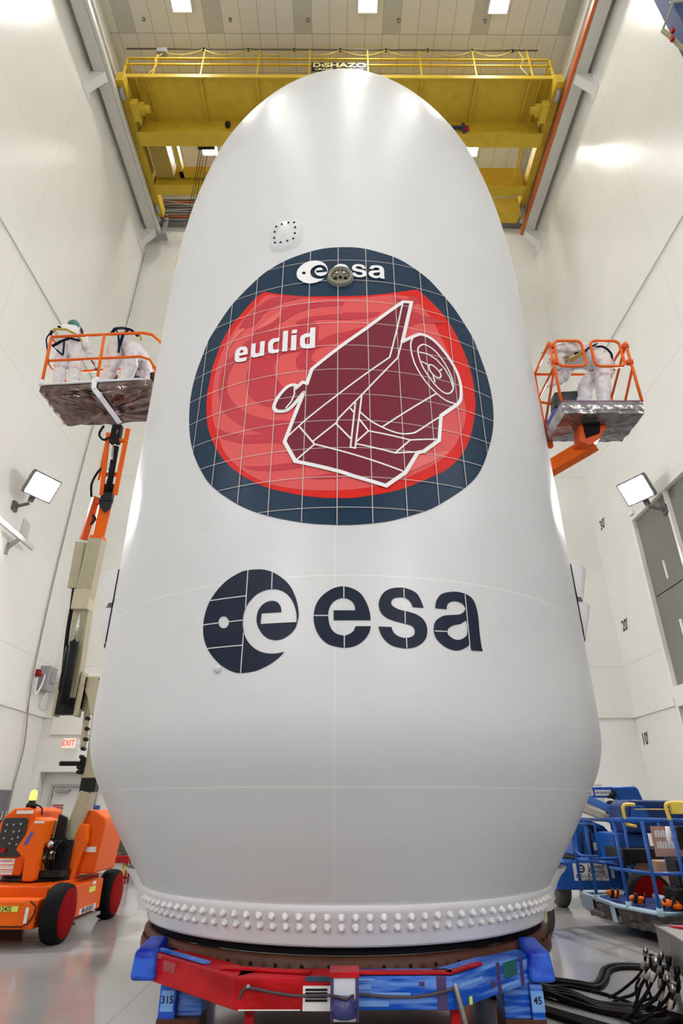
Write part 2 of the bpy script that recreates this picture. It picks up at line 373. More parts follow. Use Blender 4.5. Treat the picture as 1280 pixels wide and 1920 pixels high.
desc = {(-5.3, 9.74): 'square ceiling light at the top left of the photo', (.92, 9.74): 'square ceiling light at the top centre straight above the nose', (5.3, 9.74): 'square ceiling light at the top right of the photo',
        (-5.3, 14.6): 'ceiling light seen through the left gap of the yellow crane', (5.3, 14.6): 'ceiling light glaring through the right gap of the yellow crane'}
for i, (x, y) in enumerate(LAMPS):
    o = cl if i == 0 else copy_tree(cl)
    o.location = (x, y, ZC); o['label'] = desc.get((x, y), 'square ceiling light %s, %s' % ({-5.3: 'in the left column', .92: 'in the middle column', 5.3: 'in the right column'}[x], {14.6: 'hidden behind the nose and crane', 9.74: '', 4.88: 'just above the top of the frame', 0: 'above the camera', -4.9: 'behind the camera', -9.8: 'in the last row behind the camera'}[y]))
# sprinkler heads in the dark ceiling panels
for i, (x, y) in enumerate([(-6.7, 10.3), (-3.75, 10.3), (-1.1, 10.3), (2.0, 10.3), (4.95, 10.3)] ):
    o = MB().lathe([(0, -.09), (.05, -.085), (.012, -.06), (.012, -.01), (.06, 0), (0, 0)], (x, y, ZC), seg=12).build('sprinkler_head', STEEL)
    tag(o, '%s sprinkler head in the ceiling above the crane rail' % ('first', 'second', 'third', 'fourth', 'fifth')[i] + ', counted from the left', 'sprinkler', 'sprinkler heads in the ceiling')
# ---------------------------------------------------------------- flood lights
def flood(sx, P, wallx, aim, label, em=None):
    P = Vector(P); n = Vector((-sx*aim[0], aim[1], aim[2])).normalized(); u = Z.cross(n).normalized(); v = n.cross(u)
    t = thing('flood_light', label, 'flood light', P)
    def q(a, bb, c): return P + u*a + v*bb + n*c
    b = MB(); W, H = .37, .31
    b.hexa([q(-W*.8, -H*.8, -.2), q(W*.8, -H*.8, -.2), q(W*.8, H*.8, -.2), q(-W*.8, H*.8, -.2), q(-W, -H, 0), q(W, -H, 0), q(W, H, 0), q(-W, H, 0)])
    b.build('housing', mat('lamp_housing', (.13, .12, .13), .4), t, .015)
    for (a0, a1, c0, c1) in ((-W, W, H-.03, H), (-W, W, -H, -H+.03), (-W, -W+.03, -H+.03, H-.03), (W-.03, W, -H+.03, H-.03)): MB().hexa([q(a0, c0, 0), q(a1, c0, 0), q(a1, c1, 0), q(a0, c1, 0), q(a0, c0, .1), q(a1, c0, .1), q(a1, c1, .1), q(a0, c1, .1)]).build('visor', MATS['lamp_housing'], t)
    b = MB(); b.hexa([q(-W+.07, -H+.07, -.01), q(W-.07, -H+.07, -.01), q(W-.07, H-.07, -.01), q(-W+.07, H-.07, -.01), q(-W+.07, -H+.07, .008), q(W-.07, -H+.07, .008), q(W-.07, H-.07, .008), q(-W+.07, H-.07, .008)])
    b.build('lamp_glass', em or FLOODE, t)
    a = P - v*.28 - n*.1; wl = Vector((wallx, a.y-.05, a.z-.35))
    b = MB(); b.beam(a, a - v*.12 - Z*.08, .1, .1); b.beam(a - v*.14 - Z*.1, wl + Vector((sx*-.08, 0, 0)), .06, .06); b.box(min(wallx, wallx-sx*.06), max(wallx, wallx-sx*.06), wl.y-.1, wl.y+.1, wl.z-.12, wl.z+.12)
    b.build('bracket', mat('bracket_grey', (.1, .1, .1), .5), t)
flood(-1, (-7.42, 12.75, 8.72), XL, (.74, -.42, -.52), 'square flood light on a bracket on the left wall above the cover plate')
flood(1, (7.42, 12.75, 8.66), XR, (.74, -.42, -.52), 'square flood light on the right wall above the grey door')
for y in (-.6, -10.5):  # the rear pair is an unseen addition that brightens fairing and walls
    for sx, xw in ((-1, XL), (1, XR)):
        flood(sx, (xw - sx*.6, y, 8.9), xw, (.7, .45, -.52), 'square flood light on the %s wall %s the camera, outside the frame' % ('left' if sx < 0 else 'right', 'beside' if y > -5 else 'far behind'), flood_mat('flood_panel_near', FLOOD_B) if y > -5 else flood_mat('flood_panel_rear_fill', FLOOD_FILL))
# left wall details
tag(MB().box(XL, XL+.02, 13.35, 13.72, 7.72, 8.12).build('cover_plate', mat('plate_grey', (.55, .56, .54), .4), None, .004), 'grey square cover plate on the left wall below the flood light', 'plate')
e = thing('wall_rail', 'pale horizontal rail on stand-off brackets on the left wall', 'rail', (XL, 13, 7.4))
MB().box(XL+.22, XL+.3, 10.5, 13.66, 7.36, 7.48).build('rail', mat('rail_grey', (.6, .59, .56), .4), e, .01)
for y in (11.4, 13.0): MB().beam((XL, y, 7.15), (XL+.24, y, 7.38), .06, .08).box(XL, XL+.03, y-.06, y+.06, 7.0, 7.3).build('bracket', GREY, e)
def cable(name, pts, r, m, label, cat, grp=None, n=6, seg=6):
    o = MB().tube(smooth_pts(pts, n=n), r, seg).build(name, m); return tag(o, label, cat, grp)
cable('wall_conduit', [(XL+.04, 16.6, 21.8), (XL+.04, 16.4, 17.4), (XL+.04, 15.68, 12.56), (XL+.04, 15.48, 7.7), (XL+.04, 15.52, 5.2), (XL+.07, 15.56, 4.1), (XL+.07, 15.85, 3.0), (XL+.04, 15.85, 1.97), (XL+.04, 15.85, .2)], .02, mat('conduit_grey', (.3, .29, .27), .5), 'thin grey cable running down the left wall near the back corner', 'cable')
cable('wall_conduit', [(XL+.03, -5, 13.95), (XL+.03, 10.3, 13.95), (XL+.03, 15, 13.95)], .018, mat('conduit_white', (.6, .59, .55), .4), 'thin horizontal conduit high on the left wall', 'conduit')
cable('wall_conduit', [(XR-.03, -5, 13.95), (XR-.03, 10.3, 13.95), (XR-.03, 16, 13.95)], .018, MATS['conduit_white'], 'thin horizontal conduit high on the right wall', 'conduit')
e = thing('disconnect_box', 'grey electrical disconnect box with a white cable in the back left corner', 'electrical box', (XL, 16.2, 4.7))
MB().box(XL, XL+.25, 15.95, 16.4, 4.35, 4.98).build('box', mat('elbox_grey', (.3, .32, .32), .4), e, .01)
MB().box(XL+.25, XL+.28, 16.1, 16.3, 4.55, 4.85).build('cover', GREY, e, .01)
MB().tube(smooth_pts([(XL+.14, 16.0, 4.9), (XL+.14, 15.9, 4.45), (XL+.1, 15.75, 4.2), (XL+.1, 15.65, 4.6)], n=5), .025, 8).build('cord', WHITE, e)
MB().tube(smooth_pts([(XL+.1, 16.25, 4.35), (XL+.06, 16.3, 3.95), (XL+.06, 16.6, 3.93)], n=5), .018, 8).build('conduit', WHITE, e)
e = thing('fire_alarm_horn', 'dark red alarm device on the left wall beside the grey electrical box', 'alarm', (XL, 15.75, 4.75))
MB().box(XL, XL+.1, 15.70, 15.84, 4.66, 4.84).build('body', REDP, e, .02); MB().cyl((XL+.1, 15.74, 4.72), (XL+.16, 15.72, 4.68), .03, 12, .05).build('horn', REDP, e)
# pipes and valves at the far left edge
e = thing('gas_panel', 'grey gas panel with valves and pipes at the left edge of the photo', 'panel', (XL, 15.7, 1.2))
MB().box(XL+.001, XL+.08, 15.2, 15.72, 1.25, 1.95).build('panel', mat('elbox2', (.16, .16, .18), .4), e, .01)
b = MB()
for y in (15.3, 15.45, 15.62): b.cyl((XL+.12, y, .1), (XL+.12, y, 1.5), .018, 8)
b.tube([(XL+.14, 15.2, 1.22), (XL+.14, 15.9, 1.22)], .03, 8); b.build('pipe', GREY, e)
for y in (15.3, 15.55, 15.85): MB().cyl((XL+.14, y, 1.15), (XL+.14, y, 1.32), .06, 10).build('valve', BLKM, e)
tag(MB().box(-7.3, -6.5, 12.2, 13.0, .05, .95).build('pallet_cart', YELL, None, .05), 'yellow machine partly hidden behind the orange lift at the left edge', 'machine')

# ================================================================ crane runway
BEAMP = mat('runway_paint', (.62, .61, .56), .35)
def runway(sx, xw, label, barm):
    xi = xw - sx*.55; xo = xw - sx*.16; lo, hi = min(xi, xo), max(xi, xo)
    t = thing('runway_beam', label, 'crane runway beam', (xw, 2, 22.5))
    b = MB(); b.box(lo, hi, YF, 16.35, 22.5, 22.56); b.box(lo, hi, YF, 16.35, 23.3, 23.36); c = (lo+hi)/2; b.box(c-.05, c+.05, YF, 16.35, 22.56, 23.3); b.build('beam', BEAMP, t)
    a = xi - sx*.01; MB().box(min(a, a-sx*.10), max(a, a-sx*.10), YF, 16.3, 22.52, 22.72).build('conductor_bar', barm, t, label='orange conductor bar' if sx > 0 else None)
    MB().box(c-.03, c+.03, YF, 16.35, 23.36, 23.42).build('rail', GREY, t)
    for y in (-7.1, -1.2, 4.65, 10.5, 16.2):
        k = MB(); x1 = xi
        k.prism([(0, 0), (-sx*.52, 0), (-sx*.52, -.06), (0, -.72)], (xw, y-.14, 22.5), X, Z, Y*.28)
        k.box(min(xw, xw-sx*.03), max(xw, xw-sx*.03), y-.25, y+.25, 21.6, 22.75); k.build('bracket', WHITE, t)
runway(-1, XL, 'white steel crane runway beam along the left wall', BEAMP)
runway(1, XR, 'white steel crane runway beam along the right wall with orange bar', mat('orange_bar', (.55, .12, .02), .4))
# ================================================================ overhead crane
cr = thing('overhead_crane', 'yellow double-girder overhead crane below the ceiling', 'crane', (0, 12.4, 23.5))
b = MB(); b.box(-7.05, 7.05, 12.42, 12.46, 22.74, 24.3); b.box(-7.05, 7.05, 12.72, 12.76, 22.74, 24.3); b.box(-7.15, 7.15, 12.36, 12.84, 22.68, 22.74); b.box(-7.05, 7.05, 12.4, 12.8, 24.3, 24.35)
b.build('girder', YEL, cr)
b = MB(); b.box(-7.05, 7.05, 14.36, 14.4, 22.74, 23.8); b.box(-7.05, 7.05, 14.6, 14.64, 22.74, 23.8); b.box(-7.1, 7.1, 14.3, 14.7, 22.68, 22.74); b.box(-7.05, 7.05, 14.34, 14.66, 23.8, 23.86)
b.build('girder', YEL, cr)
b = MB(); b.box(-7.35, 7.3, 11.0, 12.42, 23.5, 23.53); b.box(-7.35, 7.3, 10.96, 11.0, 23.38, 23.56); b.build('walkway', YEL, cr)
for x in (-6.85, -6.5, -4.7, -2.8, -.95, .92, 2.75, 4.6, 6.4, 6.75):
    MB().box(x-.03, x+.03, 11.0, 12.42, 23.4, 23.5).build('walkway_brace', YEL, cr)
for x in (-6.3, -4.7, -2.8, -1.05, .95, 2.75, 4.6, 6.5):
    MB().box(x-.025, x+.025, 10.98, 11.03, 23.5, 25.15 if x not in (-6.3, 6.5) else 25.2).build('rail_post', YEL, cr)
for z in (24.55, 24.18): MB().box(-7.3, 7.2, 10.97, 11.02, z, z+.06).build('hand_rail', YEL, cr)
for x in (-7.3, 7.2): MB().box(x-.03, x+.03, 10.98, 12.4, 24.55, 24.61).box(x-.03, x+.03, 10.98, 12.4, 24.18, 24.24).box(x-.03, x+.03, 10.98, 11.03, 23.5, 24.6).box(x-.03, x+.03, 12.35, 12.4, 23.5, 24.6).build('end_rail', YEL, cr)
MB().tube([(-7.45, 11.0, 25.2), (6.9, 11.0, 25.2)], .028, 8).build('festoon_rod', mat('rod_dark', (.12, .11, .08), .5), cr)
pts = []
hang = [-6.3, -4.75, -3.2, -1.6, 0, 1.6, 3.05, 4.6, 6.0]
for a, c in zip(hang[:-1], hang[1:]):
    for k in range(8):
        t = k/8; pts.append((a+(c-a)*t, 10.98, 25.15 - .38*4*t*(1-t)))
pts.append((6.0, 10.98, 25.15)); MB().tube(pts, .022, 6).build('festoon_cable', mat('cable_yellow', (.5, .38, .08), .5), cr)
for x in hang: MB().box(x-.04, x+.04, 10.95, 11.03, 25.12, 25.2).build('cable_clip', BLKM, cr)
b = MB(); b.box(-6.35, -6.0, 10.9, 11.1, 24.85, 25.1); b.build('junction_box', GREY, cr, .01)
MB().tube(smooth_pts([(-6.1, 10.98, 24.9), (-6.35, 10.98, 24.5), (-6.25, 10.98, 24.1), (-6.45, 10.98, 23.6)], n=5), .02, 6).build('cable', MATS['cable_yellow'], cr)
MB().tube(smooth_pts([(6.2, 10.98, 25.1), (6.3, 10.98, 24.6), (6.15, 10.98, 24.1), (6.35, 10.98, 23.6)], n=5), .02, 6).build('cable', MATS['cable_yellow'], cr)
sgn = MB().box(-.97, .9, 10.92, 10.95, 23.72, 24.22).build('name_board', INK, cr, label='black maker board with yellow lettering')
b = MB(); b.text('D', (-.79, 10.918, 24.05), X, Z, .36, .002, .03, squeeze=1.05).text('E', (-.575, 10.918, 24.02), X, Z, .25, .002, .03).text('SHAZO', (.17, 10.918, 24.05), X, Z, .36, .002, .03, squeeze=1.2).text('CRANE  COMPANY', (-.03, 10.918, 23.80), X, Z, .16, .002, .025, squeeze=1.2)
b.build('lettering', mat('letter_yellow', (.65, .55, .2), .5), sgn)
for sx, xx in ((-1, -7.25), (1, 7.25)):
    b = MB(); b.box(xx-.18, xx+.18, 10.9, 15.6, 22.9, 23.3) if False else b.box(xx-.14, xx+.14, 10.8, 15.8, 22.86, 23.34); b.build('end_truck', YEL, cr, .02)
    b = MB(); b.box(xx-sx*.45-.14, xx-sx*.45+.14, 11.55, 11.85, 22.75, 23.05).cyl((xx-sx*.15, 11.7, 22.88), (xx-sx*.75, 11.7, 22.88), .12, 16).box(xx-sx*.3-.12, xx-sx*.3+.12, 11.4, 12.0, 22.65, 22.95); b.build('drive_motor', YEL, cr, .02)
    MB().cyl((xx-.06, 11.2, 22.86), (xx+.06, 11.2, 22.86), .2, 20).build('wheel', GREY, cr); MB().cyl((xx-.06, 15.4, 22.86), (xx+.06, 15.4, 22.86), .2, 20).build('wheel', GREY, cr)
b = MB(); b.box(-6.95, -6.3, 12.9, 14.2, 22.95, 23.6); b.build('trolley_motor_box', mat('crane_dark_yellow', (.33, .22, .03), .5), cr, .03)
b = MB(); b.box(-6.1, -5.95, 12.85, 14.3, 23.1, 23.4); b.box(-4.0, -3.85, 12.85, 14.3, 23.1, 23.4); b.box(-6.1, -3.85, 12.85, 13.05, 23.1, 23.4); b.box(-6.1, -3.85, 14.05, 14.3, 23.1, 23.4); b.build('trolley_frame', YEL, cr)
MB().box(-5.15, -4.55, 12.9, 13.1, 22.9, 23.1).build('hoist_block', BLKM, cr)
for x in (-5.05, -4.97, -4.88, -4.76): MB().cyl((x, 13.0, 22.9), (x-.02, 13.05, 17.0), .012, 6).build('hoist_rope', BLKM, cr)
b = MB(); b.box(-5.15, -4.65, 12.9, 13.15, 16.6, 17.1); b.tube(smooth_pts([(-4.9, 13.02, 16.6), (-4.9, 13.02, 16.4), (-4.78, 13.02, 16.25), (-4.9, 13.02, 16.12), (-5.02, 13.02, 16.22)], n=5), .04, 8); b.build('hook_block', YELL, cr)
b = MB(); b.box(6.0, 7.0, 15.0, 15.5, 22.2, 23.0); b.build('service_cage', YEL, cr)
for x in (5.3, 5.6): MB().box(x, x+.05, 14.8, 14.9, 21.9, 23.3).build('hanger', YEL, cr)
b = MB(); b.tube([(6.75, 12.9, 23.1), (6.7, 13.0, 23.05), (6.6, 14.2, 22.6)], .04, 8).tube([(6.6, 12.9, 23.1), (6.5, 14.2, 22.6)], .04, 8); b.build('cable_tube', YEL, cr)
b = MB(); b.box(3.95, 4.5, 12.3, 12.36, 22.95, 23.06).box(4.3, 4.4, 12.28, 12.36, 22.7, 23.2); b.build('limit_switch', mat('switch_blue', (.02, .03, .12), .4), cr)
MB().lathe([(0, -.18), (.06, -.14), (.07, 0), (0, 0)], (4.45, 12.25, 22.86), seg=14).build('warning_lamp', REDP, cr, label='small red warning lamp')
MB().lathe([(0, -.12), (.09, -.1), (.1, 0), (0, 0)], (-3.95, 12.3, 23.1), seg=14).build('horn', BLKM, cr)
# orange pipes at the back left below the ceiling
for k, (z, y) in enumerate(((24.62, 15.9), (24.1, 16.0), (23.35, 16.1))):
    o = MB().tube([(XL-.02, y, z), (-2.5, y, z-.1)], .045, 8).build('pipe', mat('pipe_orange', (.5, .1, .03), .4)); tag(o, '%s of the orange pipes below the ceiling at the back left' % ('highest', 'middle', 'lowest')[k], 'pipe', 'orange pipes at the back left')
tag(MB().beam((XL, 15.95, 24.3), (-5.5, 15.92, 23.6), .03, .03).beam((-5.5, 15.92, 23.6), (-7.2, 15.95, 23.45), .03, .03).build('brace_rod', GREY), 'thin grey diagonal brace rods near the orange pipes', 'brace')
tag(MB().box(-7.25, -7.15, 16.2, 16.4, 22.4, 23.6).box(-7.35, -7.05, 16.1, 16.45, 22.3, 22.45).build('hanger_post', mat('post_grey', (.3, .3, .3), .4)), 'short grey hanger post in the back left corner below the ceiling', 'post')

# ================================================================ the payload fairing
FX, FD = .068, 6.85
PR = [(.72,1.85),(.85,1.885),(1.1,2.03),(1.4,2.23),(1.7,2.41),(1.9,2.52),(2.1,2.583),(2.3,2.6),(2.6,2.605),(3.5,2.605),(5,2.605),(8.0,2.605),(8.5,2.59),(9.0,2.56),(9.5,2.51),(10.0,2.435),(10.5,2.335),(11.25,2.08),(12,1.745),(12.5,1.485),(13,1.22),(13.3,1.06),(13.6,.89),(13.8,.765),(13.95,.65),(14.1,.47),(14.2,.28),(14.23,0)]
PS = [(p[1], p[0]) for p in smooth_pts([(a, b) for a, b in PR], n=4)] if False else None
def rz(z):
    for i in range(len(PR)-1):
        if z <= PR[i+1][0]:
            z0, r0 = PR[i]; z1, r1 = PR[i+1]; pm = PR[max(i-1, 0)]; pn = PR[min(i+2, len(PR)-1)]
            h = z1-z0; t = (z-z0)/h; s0 = (r1-pm[1])/(z1-pm[0]) if i else (r1-r0)/h; s1 = (pn[1]-r0)/(pn[0]-z0)
            if 2.6 <= z0 < 8: s0 = 0
            if 2.6 <= z1 <= 8: s1 = 0
            if z0 > 14.05: return r0+(r1-r0)*t
            return (2*t**3-3*t*t+1)*r0 + (t**3-2*t*t+t)*h*s0 + (-2*t**3+3*t*t)*r1 + (t**3-t*t)*h*s1
    return 0
def fp(s, z, off=0):
    a = s/2.605; r = rz(z)+off; return Vector((FX + r*math.sin(a), FD - r*math.cos(a), z))
fa = thing('rocket_fairing', 'tall white rocket payload fairing with a round mission badge and a dark blue agency logo', 'rocket fairing', (FX, FD, .72))
def fair_extra(nt, M, sep, src, tc):
    # faint grey handling streaks and scuffs on the paint
    n = nt.nodes.new('ShaderNodeTexNoise'); n.inputs['Scale'].default_value = 1.6; n.inputs['Detail'].default_value = 9; n.inputs['Roughness'].default_value = .65
    mp = nt.nodes.new('ShaderNodeMapping'); mp.inputs['Scale'].default_value = (1, 1, 2.2); nt.links.new(tc.outputs['Object'], mp.inputs[0]); nt.links.new(mp.outputs[0], n.inputs['Vector'])
    r = nt.nodes.new('ShaderNodeMapRange'); r.inputs[1].default_value = .62; r.inputs[2].default_value = .78; r.inputs[3].default_value = 0; r.inputs[4].default_value = .35; nt.links.new(n.outputs['Fac'], r.inputs[0])
    m2 = nt.nodes.new('ShaderNodeMix'); m2.data_type = 'RGBA'; nt.links.new(r.outputs[0], m2.inputs[0]); nt.links.new(src, m2.inputs[6]); m2.inputs[7].default_value = (.5, .5, .5, 1); return m2.outputs[2]
FAIRM = lined('fairing_paint', (.64, .65, .66), (.71, .71, .71), [(2, 1.0, .006), (2, 2.47, .006), (2, 4.1, .004), (2, 10.9, .004), (0, -.1, .004, 2, -.1, 3.2)], rough=.36, extra=fair_extra, blot=.06, bump=.06)
prof = []; z = .98
zs = [.98+.02*0]; 
while zs[-1] < 14.05: zs.append(zs[-1] + (.06 if zs[-1] < 2.7 else .35 if zs[-1] < 7.8 else .12))
prof = [(rz(z), z) for z in zs] + [(rz(14.2), 14.2), (0.001, 14.23)]
MB().lathe(prof, (FX, FD, 0), seg=160).build('shell', FAIRM, fa)
BANDM = mat('band_white', (.74, .73, .76), .45)
bp = [(rz(.98)-.002, .98), (rz(.98)+.012, .975)] + [(rz(z)+.012, z) for z in (.93, .86, .79, .74)] + [(1.86, .722), (1.80, .72)]
MB().lathe(bp, (FX, FD, 0), seg=160).build('base_band', BANDM, fa)
# two rows of capped bolts round the base band
NB = 121; bolt = None; n_ind = 0; rest = MB(); BOLTM = mat('bolt_cap', (.78, .77, .75), .5)
def bolt_shape(m, P, nrm):
    T = nrm.cross(Z).normalized(); U = T.cross(nrm)
    vs = []; fs = []; seg = 10; prof_ = [(.027, -.012), (.027, .008), (.019, .012), (.019, .026), (.012, .034), (0.001, .037)]
    for r, h in prof_:
        for k in range(seg): a = 2*math.pi*k/seg; vs.append(P + T*(r*math.cos(a)) + U*(r*math.sin(a)) + nrm*h)
    for i in range(len(prof_)-1):
        for k in range(seg): fs.append((i*seg+k, i*seg+(k+1) % seg, (i+1)*seg+(k+1) % seg, (i+1)*seg+k))
    m.add(vs, fs, True)
proto = None
for i in range(NB):
    a = 2*math.pi*(i-NB//2)/NB - .0255
    for z in (.842, .905):
        r = rz(z)+.012; sl = .5; nrm = Vector((math.sin(a)*.92, -math.cos(a)*.92, -.38)).normalized(); P = Vector((FX+r*math.sin(a), FD-r*math.cos(a), z))
        if abs(i-NB//2) <= 24 or (i - NB//2 == 25 and False):
            if proto is None:
                m = MB(); bolt_shape(m, Vector((0, 0, 0)), Vector((0, -.92, -.38)).normalized()); m.v = [v + Vector(fa.location) for v in m.v]; proto = m.build('bolt', BOLTM, fa); o = proto
            else: o = proto.copy(); col.objects.link(o); o.parent = fa
            o.location = P - Vector(fa.location); o.rotation_euler = (0, 0, a)
        else: bolt_shape(rest, P, nrm)
rest.build('bolts', BOLTM, fa, kind='stuff')
MB().lathe([(1.80, .722), (1.80, .665)], (FX, FD, 0), seg=120).build('interface_ring', DARK, fa)

